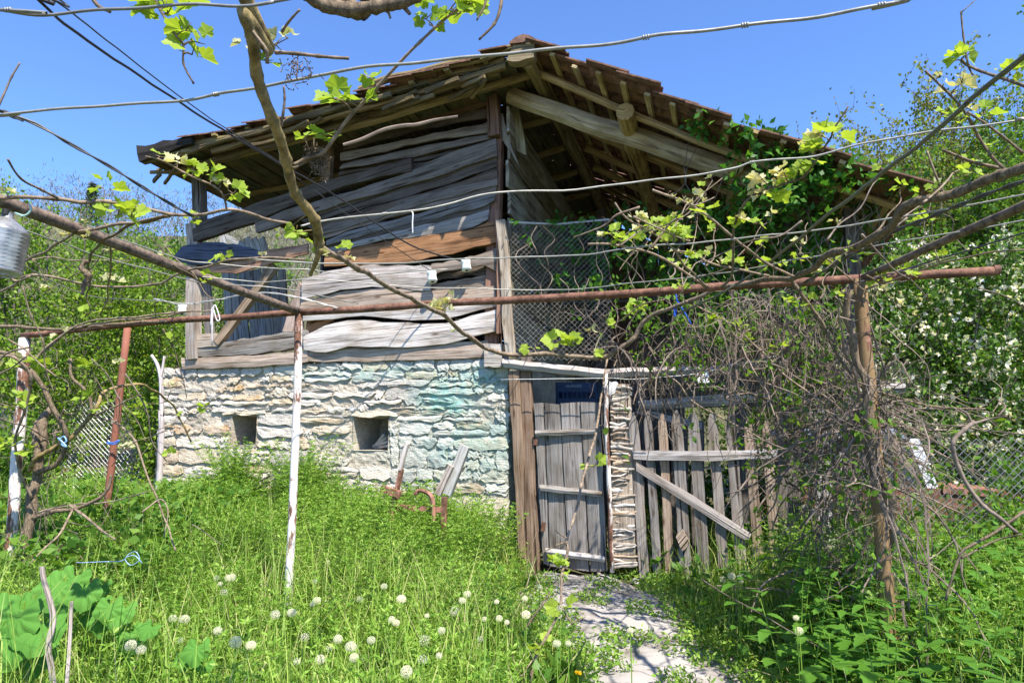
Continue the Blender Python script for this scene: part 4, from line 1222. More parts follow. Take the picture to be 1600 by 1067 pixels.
# ------------------------------------------------------------------ derelict car, old plough
cz = at(1435, 765, 7.7)
car = empty('derelict_car', (cz[0], cz[1], gz(cz[0], cz[1])), 'rusty brown derelict car with a white pillar, half hidden by weeds', 'car')
def extr(poly, P0, w, name, mat, col=None, par=car):
    """a side outline (along R, up) given its real width along D"""
    n = len(poly)
    V = [P0 + R * x + Z * z_ for x, z_ in poly] + [P0 + R * x + Z * z_ + D * w for x, z_ in poly]
    F = [tuple(range(n))[::-1], tuple(range(n, 2 * n))] + [(i, (i+1) % n, n + (i+1) % n, n + i) for i in range(n)]
    return obj(name, V, F, M[mat], par, col)
g0 = car.location.z; C_ = np.array([cz[0] - .05, cz[1], g0])
hz = cz[2] - g0
extr([(-1.7, .3), (1.0, .3), (1.05, hz - .12), (.95, hz - .03), (.25, hz + .02), (-1.7, hz + .02)], C_, 1.4, 'body', 'rust')
extr([(.28, hz - .03), (1.02, hz - .075), (1.04, hz - .02), (.28, hz + .035)], C_ - D * .02, 1.44, 'bonnet', 'redmetal')
extr([(-1.55, hz + .02), (.20, hz + .02), (.06, hz + .52), (-.2, hz + .62), (-1.3, hz + .62)], C_ + D * .06, 1.28, 'windows', 'glass')
extr([(-1.5, hz + .60), (-.2, hz + .60), (.02, hz + .54), (-.15, hz + .67), (-1.35, hz + .67)], C_ + D * .02, 1.36, 'car_roof', 'plain', (.30, .36, .46))
for dw in (.02, 1.3):
    extr([(.14, hz + .02), (.25, hz + .02), (.10, hz + .56), (-.01, hz + .56)], C_ + D * dw, .06, 'pillar', 'plain', (.70, .71, .74))
extr([(-.72, hz + .02), (-.66, hz + .02), (-.66, hz + .6), (-.72, hz + .6)], C_ + D * .03, .05, 'pillar', 'plain', (.5, .5, .5))
for x in (-1.2, .62):
    V, F = lathe([(0, .12), (.0, .30), (.02, .33), (.16, .33), (.18, .30), (.18, .12)], C_ + R * x + Z * .30 - D * .03, D, 18); w_ = obj('wheel', V, F, M['plain'], car, (.03, .03, .03))
    V, F = lathe([(0, .02), (.0, .15), (.03, .17)], C_ + R * x + Z * .30 - D * .05, D, 14); obj('hub', V, F, M['rust'], w_)

pO = .75
pl = empty('plough', fac(660, 850, pO), 'rusty old plough with two upright shafts leaning by the stone wall', 'plough')
def fbar(a, b, w, t, col, name, mat, off=pO, seg=4, parent=pl):
    V, F, U = bar(fac(*a, off), fac(*b, off), w, t, OUT, seg, .004); return obj(name, V, F, M[mat], parent, col, U)
fbar((612, 800), (627, 732), .045, .04, None, 'shaft', 'redmetal'); fbar((626, 734), (637, 692), .05, .035, (.58,.53,.51), 'shaft', 'wood')
fbar((596, 762), (625, 772), .05, .07, None, 'blade', 'redmetal', pO + .05)
V, F, U = tube(spline([fac(648, 772, pO), fac(656, 766, pO), fac(671, 772, pO), fac(676, 785, pO), fac(678, 815, pO)]), .022, 6); obj('hoop', V, F, M['redmetal'], pl, None, U)
fbar((695, 776), (694, 850), .035, .05, None, 'frame_bar', 'redmetal', pO + .08); fbar((726, 697), (698, 772), .06, .10, (.46,.46,.45), 'shaft', 'wood', pO - .1)
fbar((706, 728), (684, 772), .05, .06, (.50,.43,.40), 'shaft', 'wood', pO - .05); fbar((612, 792), (694, 796), .05, .05, None, 'frame_bar', 'redmetal', pO - .05)
V, F, U = tube(np.array([fac(612, 795, pO), fac(611, 850, pO)]), .028, 8); obj('frame_bar', V, F, M['rust'], pl, (.05, .05, .05), U)

# ------------------------------------------------------------------ grape vines: trunk and canes (parts), each with its leaves (sub-parts)
def vine_leaf_mesh(name, mat, lobes=True, fold=.18):
    pts = []
    n = 30
    for k in range(n):
        t = -math.pi + 2 * math.pi * (k + .5) / n          # 0 = tip
        r_ = .50
        for (c, a, w) in ((0, .34, .42), (1.05, .26, .38), (-1.05, .26, .38), (2.05, .16, .40), (-2.05, .16, .40)):
            dd = (t - c + math.pi) % (2 * math.pi) - math.pi
            r_ += a * math.exp(-(dd / w) ** 2)
        r_ += .045 * (1 if k % 2 else -1)
        if abs(t) > 2.75: r_ *= .45
        pts.append((r_ * math.sin(t), .42 + r_ * .85 * math.cos(t)))
    V = [(0, .34, -.02)]
    for (x, y) in pts:
        V.append((x, y, fold * abs(x) - .22 * (y - .4) ** 2 + .04 * math.sin(7 * x + 5 * y)))
    F = [(0, 1 + k, 1 + (k + 1) % n) for k in range(n)]
    U = [(v[0] + .5, v[1]) for v in V]
    return make_mesh(name, np.array(V), F, mat, False, np.array(U))
LEAFM = [vine_leaf_mesh('leaf', M['vineleaf'], fold=f) for f in (.12, .3, .5)]
BUDM = [vine_leaf_mesh('leaf', M['budleaf'], fold=f) for f in (.6, .95)]
def rot_from(yv, zhint):
    y_ = nrm(yv); x_ = nrm(np.cross(y_, zhint)); z_ = np.cross(x_, y_)
    return Matrix((x_, y_, z_)).transposed()
def add_leaves(cane, P, size, n, bud=False, spread=None):
    """a spray of n leaves round a node, each leaf an object"""
    spread = size * .8 if spread is None else spread
    for k in range(n):
        a = rng.normal(size=3); a[2] = abs(a[2]) * .8 + .1
        a = nrm(a)
        Q = P + a * spread * random.uniform(.25, 1.0)
        dirv = nrm(a + rng.normal(size=3) * .45 - Z * .25)
        s = size * random.uniform(.65, 1.3) * (.82 if bud else 1.0)
        me = random.choice(BUDM if bud else LEAFM)
        link('leaf', me, Q, cane, None, None, rot_from(dirv, Z + rng.normal(size=3) * .5 - np.array([0, .5, 0])), s)
def stalks(P, size, n):
    g_ = []
    for k in range(n):
        a = rng.normal(size=3); a[2] = abs(a[2])
        g_.append(np.array([P, P + nrm(a) * size * .8]))
    return g_
def pts3(path, z=2.48):
    outp = []
    for q in path:
        outp.append(at(*q) if len(q) == 3 else onz(q[0], q[1], z))
    return np.array(outp)
def r_max(r): return max(r) if hasattr(r, '__len__') else r
def cane(vine, path, r, mat='cane', leaves=(), amp=.004, knots=True, n=6, per=6, name='cane'):
    P = wob(spline(np.array(run_on(pts3(path), path)) if r_max(r) > .012 else pts3(path), per), amp, 1.6)
    rr = list(r) if hasattr(r, '__len__') else [r, r * .8]
    m_ = len(P)
    rad = np.interp(np.linspace(0, 1, m_), np.linspace(0, 1, len(rr)), rr)
    if knots:
        rad = rad * (1 + .22 * (np.arange(m_) % max(4, per) == 0)) * (1 + .08 * np.sin(np.arange(m_) * 1.7))
    V, F, U = tube(P, rad, n)
    g_ = G().add(V, F, U)
    lv = []
    for (px, py, sp_, n_, *bud) in leaves:
        # nearest point of the cane as the camera sees it, so that the spray grows on the wood
        d = ray(px, py); d = d / np.linalg.norm(d)
        rel = P - CAM
        dist = np.linalg.norm(rel - np.outer(rel @ d, d), axis=1)
        i = int(np.argmin(dist)); depth = rel[i] @ d
        Q = CAM + d * depth
        size = sp_ / FPX * depth
        g_.add(*tube(spline(np.array([P[i], (P[i] + Q) / 2 + Z * size * .1, Q]), 3), [size * .05 + .0012, .0012], 4))
        for sg_ in stalks(Q, size, max(2, n_ // 2)):
            g_.add(*tube(sg_, [.0016 + size * .012, .001], 3))
        lv.append((Q, size, n_, bool(bud and bud[0])))
    o = g_.build(name, M[mat], vine, None, True)
    for (Q, size, n_, b) in lv:
        add_leaves(o, Q, size, n_, b)
    return o
def vine(name, base, label):
    return empty(name, base, label, 'grape vine')

va = vine('grape_vine', groundpt(45, 5.9), 'gnarled old grape vine twining up the white post at the left edge')
g5 = groundpt(45, 5.9)
cane(va, [(44, 960, 5.9), (42, 905, 5.9), (40, 850, 5.9), (50, 790, 5.9), (60, 715, 5.95), (68, 665, 6.0), (80, 640, 6.05)], (.055, .045, .04, .03), 'bark', (), .014, True, 9, 7, 'trunk')
cane(va, [(60, 712, 5.9), (52, 690, 5.9), (58, 660, 6.0), (85, 632, 6.1)], (.03, .02), 'bark', (), .01, True, 8, 6)
cane(va, [(0, 548, 5.6), (30, 572, 5.6), (50, 582, 5.6), (75, 620, 5.65), (95, 660, 5.7), (103, 680, 5.75), (100, 700, 5.8), (85, 725, 5.85), (58, 740, 5.9)], (.014, .02, .022), 'bark', ((40, 570, 16, 5),), .006)
cane(va, [(46, 812, 5.9), (80, 800, 5.85), (115, 793, 5.85), (150, 783, 5.8), (168, 762, 5.8), (176, 742, 5.8)], (.022, .016, .01), 'bark', (), .008)
cane(va, [(110, 790, 5.8), (130, 805, 5.7), (155, 825, 5.65), (180, 843, 5.6)], (.012, .007), 'cane')
cane(va, [(118, 790, 5.8), (95, 830, 5.6), (70, 855, 5.5), (45, 882, 5.4)], (.010, .007), 'cane')
cane(va, [(47, 735, 5.9), (60, 713, 5.8), (97, 690, 5.8), (110, 685, 5.8), (144, 648, 5.85), (157, 627, 5.9), (163, 611, 6.0), (210, 601, 6.2), (241, 609, 6.5), (262, 627, 6.8), (278, 648, 7.0), (300, 690, 7.2)], (.020, .018, .012, .008), 'olivecane', ((150, 640, 12, 2),), .006)
cane(va, [(108, 560, 5.9), (112, 590, 5.9), (130, 606, 5.9), (142, 622, 5.9), (144, 640, 5.9)], (.012, .014), 'bark')
cane(va, [(148, 648, 5.8), (180, 635, 5.7), (220, 617, 5.6)], (.009, .005), 'cane', ((140, 575, 14, 4), (185, 570, 10, 3, True)))
cane(va, [(150, 650, 5.8), (185, 662, 5.8), (210, 690, 5.7), (225, 730, 5.6), (240, 765, 5.5), (275, 860, 5.2)], (.010, .006), 'cane')
cane(va, [(48, 580, 5.7), (60, 555, 5.7), (85, 535, 5.75), (120, 512, 5.8), (170, 503, 5.6), (230, 497, 5.5), (300, 487, 5.4)], (.010, .009, .006), 'cane', ((130, 335, 1, 1),) if False else ())
cane(va, [(45, 583, 5.75), (62, 552, 5.7), (95, 525, 5.75), (135, 503, 5.7), (190, 497, 5.5), (260, 490, 5.4), (330, 484, 5.3)], (.009, .006), 'cane')
cane(va, [(0, 510, 5.8), (40, 512, 5.8), (110, 514, 5.8), (180, 506, 5.7), (260, 503, 5.5)], (.016, .014, .010), 'bark')
cane(va, [(0, 556, 5.3), (25, 560, 5.3), (48, 590, 5.4), (38, 640, 5.5), (24, 690, 5.6), (32, 740, 5.7), (50, 780, 5.8)], (.012, .010, .012), 'cane', ((12, 700, 14, 5), (40, 705, 12, 4), (15, 635, 15, 5)))
cane(va, [(12, 530, 5.2), (40, 548, 5.2), (65, 570, 5.2), (87, 588, 5.2)], (.006, .005), 'cane')
cane(va, [(-20, 312), (0, 311), (90, 309), (131, 316), (172, 316), (225, 326), (268, 337), (305, 335), (356, 327), (391, 333), (420, 344), (455, 352)], (.0085, .008, .007, .006), 'cane',
     ((162, 294, 17, 4), (10, 302, 9, 3, True), (185, 336, 20, 6), (205, 340, 18, 5), (125, 352, 10, 4, True), (303, 345, 10, 4)))
cane(va, [(14, 252), (34, 281), (65, 297), (90, 308)], (.004, .005), 'bark')
cane(va, [(-15, 466), (15, 449), (51, 430), (122, 441), (169, 449), (236, 445), (279, 429), (310, 419), (360, 406), (420, 404), (478, 404)], (.008, .007, .0055), 'cane', ((172, 438, 9, 3, True), (350, 402, 13, 4), (410, 400, 7, 2, True)))
cane(va, [(20, 418), (37, 410), (84, 384), (127, 362), (159, 354), (188, 350), (225, 347), (266, 338)], (.006, .007, .008), 'cane', ((95, 370, 13, 4, True), (105, 362, 12, 4), (140, 372, 10, 4, True)))
cane(va, [(266, 338), (215, 348), (190, 358), (160, 377), (140, 405), (136, 420)], (.007, .007, .006), 'bark')
cane(va, [(138, 408, 3.3), (130, 420, 3.3), (140, 432, 3.3), (132, 446, 3.3), (127, 462, 3.3)], (.010, .016, .006), 'bark', (), .005)
cane(va, [(165, 350, 3.4), (172, 395, 3.6), (170, 440, 3.8), (168, 470, 4.0), (155, 492, 4.2)], (.005, .004), 'cane', ((170, 395, 9, 3, True), (175, 440, 9, 3, True)))
cane(va, [(0, 425, 3.6), (25, 440, 3.7), (45, 430, 3.6)], (.006, .006), 'cane')
cane(va, [(228, 247, 2.35), (250, 253, 2.4), (285, 271, 2.45), (310, 280, 2.5), (335, 290, 2.52), (348, 305, 2.55), (352, 325, 2.6)], (.003, .004, .004), 'cane', ((250, 245, 9, 2), (278, 256, 15, 5, True), (303, 266, 14, 4), (333, 276, 17, 5), (345, 290, 12, 5, True), (365, 303, 14, 4)))
cane(va, [(220, 800, 5.2), (250, 780, 5.3), (262, 800, 5.2), (258, 840, 5.1)], (.006, .004), 'cane')

vb = vine('grape_vine', onz(380, -20) - np.array([0, .4, 1.0]), 'stout olive brown grape cane hanging down across the roof edge')
Bm = cane(vb, [(366, -30, 1.52), (380, 20, 1.56), (398, 70, 1.62), (405, 120, 1.70), (425, 190, 1.80), (445, 250, 1.92), (462, 300, 2.02), (490, 345, 2.12), (500, 382, 2.2), (503, 395, 2.22)], (.0165, .0155, .0150, .0165), 'olivecane',
     ((388, 75, 15, 4, True), (430, 70, 20, 6, True), (415, 95, 15, 5), (450, 60, 13, 4, True), (462, 365, 17, 5), (440, 366, 10, 3), (500, 388, 12, 4)), .006, True, 9, 7)
cane(vb, [(500, 385, 2.2), (510, 390, 2.25), (560, 420, 2.6), (640, 466, 3.4), (690, 491, 4.0), (740, 532, 4.8), (785, 553, 5.5), (850, 553, 5.5), (930, 559, 5.4), (965, 546, 5.3), (990, 530, 5.25), (1003, 508, 5.2), (1030, 487, 5.1), (1080, 470, 4.9), (1125, 450, 4.7)], (.0085, .011, .016, .019, .017, .015), 'cane',
     ((531, 393, 12, 3), (545, 405, 9, 3, True), (690, 487, 19, 9, True), (705, 470, 13, 5, True), (707, 519, 6, 2), (835, 545, 14, 3), (870, 541, 20, 4), (893, 538, 16, 4), (930, 553, 10, 3), (1000, 480, 14, 5)))
cane(vb, [(500, 385, 2.2), (492, 412, 2.25), (486, 430, 2.3)], (.010, .006), 'olivecane', ((500, 398, 10, 3, True),))
cane(vb, [(456, 260, 1.93), (475, 248, 1.93), (502, 238, 1.92), (522, 214, 1.90), (545, 182, 1.88), (590, 132, 1.84), (625, 100, 1.80), (660, 68, 1.76), (690, 38, 1.72), (722, 8, 1.68), (740, -15, 1.65)], (.0055, .005, .004, .003), 'cane',
     ((530, 155, 20, 5), (545, 160, 14, 4), (572, 160, 16, 4), (580, 122, 15, 3), (523, 214, 15, 3), (475, 215, 17, 4), (665, 30, 20, 5), (672, 40, 15, 3), (705, 12, 28, 6), (720, 20, 24, 5), (735, 6, 18, 4)))
cane(vb, [(456, 262, 1.93), (480, 252, 1.95), (500, 246, 1.98)], (.005, .004), 'cane')
cane(vb, [(432, 84, 1.64), (470, 86, 1.62), (500, 87, 1.6), (546, 87, 1.58)], (.005, .0038), 'cane')
cane(vb, [(436, 198, 1.82), (441, 175, 1.80), (444, 155, 1.79), (443, 138, 1.78)], (.004, .003), 'deadtwig')
cane(vb, [(440, 48, 1.6), (452, 32, 1.58), (468, 15, 1.56)], (.004, .003), 'cane')
cane(vb, [(400, 52, 1.6), (410, 65, 1.6), (420, 80, 1.6), (420, 100, 1.62)], (.004, .005), 'cane')
# old grape stalks left from last year
for (cx, cy, dpt, n_) in ((465, 108, 1.62, 60), (500, 255, 1.95, 130), (490, 240, 1.95, 70)):
    g_ = G(); q = at(cx, cy - 14, dpt)
    for k in range(n_):
        a = q + np.array([random.gauss(0, .016), random.gauss(0, .012), -abs(random.gauss(.02, .03))])
        b = a + rng.normal(size=3) * .008
        g_.add(*tube(np.array([a, b]), .0011, 3)); g_.add(*tube(np.array([b, b + rng.normal(size=3) * .002]), .002, 4))
    g_.add(*tube(np.array([q + Z * .02, q - Z * .05]), .0015, 4))
    g_.build('dry_stalk', M['bark'], Bm, kind='stuff')

vt = vine('grape_vine', onz(560, 4, 2.40), 'thick dark vine arm crossing the top edge of the sky')
cane(vt, [(440, -50, 1.16), (475, -14, 1.18), (505, 8, 1.2), (540, 16, 1.2), (580, 11, 1.2), (618, 3, 1.2), (655, -10, 1.2), (700, -30, 1.2)], (.013, .0125, .012), 'bark', (), .006, True, 9)
cane(vt, [(585, 10, 1.2), (605, 22, 1.2), (609, 33, 1.2)], (.004, .002), 'bark'); cane(vt, [(625, 2, 1.2), (640, 20, 1.2)], (.006, .003), 'bark')
cane(vt, [(785, -20, 1.2), (782, 10, 1.2), (772, 36, 1.2), (748, 60, 1.2)], (.004, .002), 'bark'); cane(vt, [(765, -20, 1.2), (760, 10, 1.2), (745, 35, 1.2)], (.003, .0015), 'bark')
cane(vt, [(235, -25, 1.7), (250, 15, 1.7), (272, 55, 1.7), (284, 70, 1.72), (286, 100, 1.74), (303, 130, 1.75)], (.0035, .003, .0025), 'bark', ((258, 12, 26, 5), (262, 22, 22, 3), (290, 48, 16, 3), (308, 66, 26, 3), (300, 86, 24, 2), (240, 2, 16, 3)))
cane(vt, [(125, -30, 1.6), (150, 5, 1.6), (172, 16, 1.6)], (.006, .004), 'bark')
cane(vt, [(-10, 190, 2.3), (6, 150, 2.3), (18, 118, 2.3), (30, 97, 2.3)], (.004, .003), 'deadtwig')

vc = vine('grape_vine', groundpt(1390, 4.3), 'sprawling grape vine with a thick dark arm over the right pergola')
cane(vc, [(1760, 235, 2.2), (1620, 252, 2.35), (1560, 273, 2.5), (1500, 297, 2.65), (1420, 328, 2.85), (1370, 366, 3.1), (1310, 396, 3.4), (1250, 428, 3.8), (1200, 440, 4.1), (1130, 447, 4.4)], (.021, .020, .018, .016), 'bark', ((1250, 405, 12, 4), (1210, 412, 14, 5), (1440, 300, 8, 2)), .010, True, 9, 8)
cane(vc, [(1400, 1010, 4.45), (1388, 900, 4.4), (1380, 780, 4.14), (1368, 690, 4.10), (1358, 630, 4.10), (1338, 560, 4.2), (1325, 450, 4.1)], (.05, .04, .03, .02), 'bark', (), .018, True, 9, 8, 'trunk')
cane(vc, [(1127, 447, 3.6), (1143, 430, 3.5), (1147, 380, 3.35), (1150, 350, 3.2), (1161, 320, 3.1), (1180, 302, 3.0), (1223, 287, 2.9), (1258, 272, 2.85), (1298, 222, 2.7), (1305, 203, 2.65), (1326, 165, 2.6)], (.007, .006, .005, .003), 'bark',
     ((1165, 345, 13, 4, True), (1178, 295, 16, 6, True), (1190, 305, 11, 4, True), (1150, 340, 10, 3), (1195, 285, 22, 5, True), (1205, 300, 18, 4), (1240, 280, 18, 5), (1225, 270, 14, 4, True), (1265, 250, 24, 5), (1270, 232, 18, 3, True), (1290, 216, 22, 5), (1255, 265, 14, 3), (1142, 410, 10, 3), (1158, 352, 10, 3)))
cane(vc, [(1020, 295, 3.2), (1030, 300, 3.2), (1084, 324, 3.3), (1133, 361, 3.4), (1169, 390, 3.5), (1198, 411, 3.6), (1240, 432, 3.7)], (.006, .0065, .007), 'cane', ((1045, 308, 9, 3, True), (1085, 315, 12, 4, True), (1100, 335, 16, 4), (1108, 345, 12, 3), (1190, 385, 12, 3)))
cane(vc, [(962, 318, 3.4), (979, 341, 3.4), (1001, 356, 3.5), (1035, 373, 3.6), (1055, 392, 3.7), (1075, 420, 3.9), (1105, 448, 4.2)], (.005, .006, .007), 'cane', ((988, 340, 14, 5, True), (1000, 350, 12, 4, True), (1026, 360, 10, 4, True), (1055, 368, 20, 5), (1070, 378, 18, 5), (1045, 362, 14, 4), (1082, 392, 10, 3)))
cane(vc, [(918, 382, 3.8), (960, 384, 3.8), (1000, 390, 3.9), (1035, 402, 4.0), (1065, 424, 4.1), (1090, 440, 4.2), (1105, 450, 4.3)], (.006, .008, .009), 'cane', ((958, 370, 16, 5), (968, 378, 14, 4), (935, 372, 10, 4, True), (990, 380, 14, 3), (1045, 415, 10, 3), (1015, 388, 8, 3, True)))
cane(vc, [(1055, 394, 3.8), (1085, 396, 3.8), (1110, 409, 3.8), (1150, 420, 3.8), (1200, 432, 3.9)], (.006, .007), 'cane', ((1125, 412, 10, 4, True), (1147, 411, 12, 3), (1165, 415, 9, 2)))
cane(vc, [(1640, 150, 2.0), (1600, 134, 2.05), (1560, 120, 2.1), (1512, 104, 2.2), (1500, 96, 2.2)], (.006, .005), 'bark', ((1580, 118, 16, 4), (1503, 92, 16, 5), (1490, 96, 12, 3)))
cane(vc, [(1520, 118, 2.2), (1512, 101, 2.2), (1505, 57, 2.2), (1502, 18, 2.2)], (.003, .003), 'bark'); cane(vc, [(1502, 20, 2.2), (1520, 5, 2.2), (1535, -10, 2.2)], (.002, .0012), 'bark')
cane(vc, [(1447, 108, 2.4), (1475, 138, 2.4), (1498, 165, 2.45), (1515, 190, 2.5), (1530, 220, 2.55), (1550, 248, 2.55), (1572, 266, 2.55)], (.004, .005, .007), 'bark', ((1468, 122, 9, 4, True), (1487, 145, 13, 5, True), (1503, 130, 14, 4, True), (1490, 185, 14, 4), (1500, 190, 12, 3), (1535, 185, 14, 3), (1540, 232, 9, 3), (1515, 170, 12, 4, True)))
cane(vc, [(1600, 238, 2.4), (1565, 210, 2.4), (1540, 190, 2.4), (1515, 175, 2.4)], (.005, .004), 'bark')
cane(vc, [(1474, 236, 2.6), (1510, 250, 2.6), (1530, 256, 2.6), (1560, 264, 2.6)], (.005, .007), 'bark')
cane(vc, [(1450, 238, 2.8), (1460, 265, 2.8), (1470, 295, 2.85), (1478, 318, 2.9)], (.004, .005), 'cane', ((1515, 272, 12, 4),))
cane(vc, [(1236, 436, 4.2), (1248, 454, 4.2), (1282, 503, 4.25), (1307, 549, 4.3), (1329, 583, 4.3), (1345, 602, 4.3), (1400, 622, 4.2), (1470, 636, 4.1), (1540, 638, 4.0)], (.012, .010, .008, .006), 'bark', ((1240, 470, 10, 3), (1268, 475, 10, 3)))
cane(vc, [(1040, 586, 5.0), (1062, 600, 5.0), (1085, 628, 5.0), (1140, 660, 4.9), (1200, 690, 4.8), (1245, 706, 4.7)], (.006, .007), 'cane')
cane(vc, [(1110, 570, 5.0), (1150, 590, 4.9), (1200, 600, 4.8), (1260, 625, 4.6), (1330, 660, 4.4)], (.006, .005), 'deadtwig')
cane(vc, [(1070, 470, 4.9), (1110, 490, 4.9), (1150, 512, 4.85), (1190, 548, 4.8), (1230, 590, 4.7), (1290, 630, 4.5)], (.007, .006), 'cane', ((1125, 502, 14, 4), (1155, 510, 12, 3), (1150, 525, 12, 4), (1170, 530, 10, 3), (1220, 545, 10, 3)))
cane(vc, [(1600, 390, 3.0), (1540, 395, 3.2), (1480, 410, 3.4), (1420, 428, 3.8), (1350, 455, 4.1)], (.004, .005), 'cane', ((1378, 438, 12, 3), (1355, 455, 10, 3), (1440, 345, 14, 3)))
cane(vc, [(1590, 833, 3.5), (1564, 810, 3.5), (1539, 791, 3.55), (1520, 764, 3.6), (1500, 730, 3.6), (1489, 705, 3.6), (1490, 688, 3.6), (1505, 671, 3.6), (1520, 660, 3.6)], (.008, .010, .011, .012), 'deadtwig', ((1494, 696, 8, 3, True),), .008)
cane(vc, [(1520, 660, 3.6), (1544, 654, 3.6), (1576, 650, 3.55)], (.008, .004), 'deadtwig'); cane(vc, [(1520, 660, 3.6), (1512, 645, 3.6), (1500, 638, 3.6)], (.008, .004), 'deadtwig')
cane(vc, [(1560, 652, 3.6), (1572, 636, 3.6), (1560, 625, 3.6)], (.006, .003), 'deadtwig'); cane(vc, [(1345, 620, 4.2), (1420, 655, 4.0), (1500, 668, 3.8), (1600, 678, 3.5)], (.005, .004), 'deadtwig')
cane(vc, [(1330, 610, 4.2), (1400, 640, 4.1), (1450, 665, 4.0), (1490, 700, 3.8)], (.006, .004), 'deadtwig')
cane(vc, [(1600, 800, 3.6), (1560, 825, 3.6), (1520, 850, 3.6), (1500, 870, 3.6), (1480, 940, 3.6)], (.008, .006), 'bark')
cane(vc, [(1500, 870, 3.6), (1555, 845, 3.6), (1600, 835, 3.5)], (.005, .004), 'bark')
cane(vc, [(1420, 560, 4.0), (1395, 590, 4.0), (1370, 605, 4.1)], (.004, .003), 'deadtwig')
# many thinner shoots crossing the right half of the pergola
for k in range(30):
    x = random.uniform(960, 1560); y = random.uniform(300, 470)
    dpt = .95 * FPX / (683 - y) * random.uniform(.95, 1.1) if y < 440 else random.uniform(3.9, 4.9)
    dpt = min(max(dpt, 2.4), 4.9)
    a_ = random.choice([random.uniform(.2, .9), random.uniform(2.4, 3.0), random.uniform(-1.5, -.6)])
    ln = random.uniform(50, 170)
    pth_ = [(x + math.cos(a_) * ln * t + random.uniform(-6, 6), y + math.sin(a_) * ln * t * .8 + random.uniform(-6, 6), dpt * (1 + .05 * t)) for t in np.linspace(0, 1, 5)]
    lv = [(pth_[j][0] + random.uniform(-6, 6), pth_[j][1] - random.uniform(2, 10), random.uniform(7, 12), random.randint(2, 4), random.random() < .4) for j in (1, 3, 4) if random.random() < .55]
    cane(vc, pth_, (random.uniform(.003, .006), .0025), random.choice(['cane', 'deadtwig', 'bark']), lv)

for k in range(20):
    x = random.uniform(-10, 290); y = random.uniform(360, 720)
    dpt = random.uniform(3.6, 5.6); a_ = random.choice([random.uniform(-.6, .5), random.uniform(.8, 1.9), random.uniform(2.2, 2.9)]); ln = random.uniform(60, 190)
    pth_ = [(x + math.cos(a_) * ln * t + random.uniform(-7, 7), y + math.sin(a_) * ln * t + random.uniform(-7, 7), dpt * (1 + .05 * t)) for t in np.linspace(0, 1, 5)]
    lv = [(pth_[j][0] + random.uniform(-6, 6), pth_[j][1] - random.uniform(2, 10), random.uniform(7, 12), random.randint(2, 4), random.random() < .4) for j in (1, 3, 4) if random.random() < .35]
    cane(va, pth_, (random.uniform(.003, .006), .0025), random.choice(['cane', 'deadtwig', 'bark']), lv)

vd = vine('grape_vine', groundpt(838, 4.0), 'slender grape shoot climbing from the grass across the plank door')
cane(vd, [(834, 1075, 3.95), (830, 1060, 3.95), (838, 1022, 3.97), (851, 999, 4.0), (873, 955, 4.05), (877, 920, 4.1), (880, 893, 4.15), (887, 862, 4.25), (885, 844, 4.3), (896, 810, 4.4), (909, 758, 4.6), (921, 712, 4.8), (935, 655, 5.2), (943, 592, 5.6), (950, 556, 5.8)], (.010, .008, .008, .009, .008), 'cane',
     ((884, 880, 15, 4), (880, 893, 12, 3), (928, 730, 17, 3), (880, 953, 17, 4), (845, 1010, 17, 4), (833, 1020, 12, 3), (940, 672, 9, 2)))
cane(vd, [(820, 984, 3.98), (835, 962, 3.98), (848, 944, 3.98), (860, 924, 3.98)], (.006, .005), 'bark'); cane(vd, [(876, 945, 4.05), (892, 968, 4.0), (896, 972, 4.0), (915, 962, 4.0)], (.005, .003), 'bark')
cane(vd, [(886, 846, 4.25), (870, 851, 4.25), (845, 866, 4.25)], (.006, .004), 'bark'); cane(vd, [(886, 842, 4.25), (875, 836, 4.25), (868, 830, 4.25)], (.005, .003), 'bark')
cane(vd, [(838, 1022, 3.95), (826, 1040, 3.9), (815, 1055, 3.9), (806, 1040, 3.9), (800, 1020, 3.9)], (.004, .003), 'cane')

for (pth_, r_, lab) in (([(85, 1090, 3.1), (80, 1040, 3.12), (76, 1010, 3.12), (84, 968, 3.15), (80, 940, 3.15), (70, 905, 3.15), (67, 884, 3.15)], (.012, .013, .010), 'bleached stick with a tied knot upright at the bottom left'),
                        ([(104, 1090, 3.1), (106, 1020, 3.15), (109, 960, 3.2), (111, 940, 3.2)], (.008, .007), 'thin bleached stick right of the knotted stick')):
    V, F, U = tube(wob(spline(pts3(pth_)), .003), list(r_), 7); setp(obj('stick', V, F, M['wood'], None, (.50,.45,.43), U), lab, 'stick')
s_ = pts3([(536, 226, 2.5), (565, 218, 2.5), (600, 204, 2.5), (630, 198, 2.5), (650, 196, 2.5), (680, 188, 2.5), (716, 182, 2.5)])
V, F, U = tube(wob(spline(s_), .002), [.006, .008, .005], 7); setp(obj('stick', V, F, M['deadtwig'], None, None, U), 'pale bare stick floating over the upper facade boards, caught in the wires', 'stick')

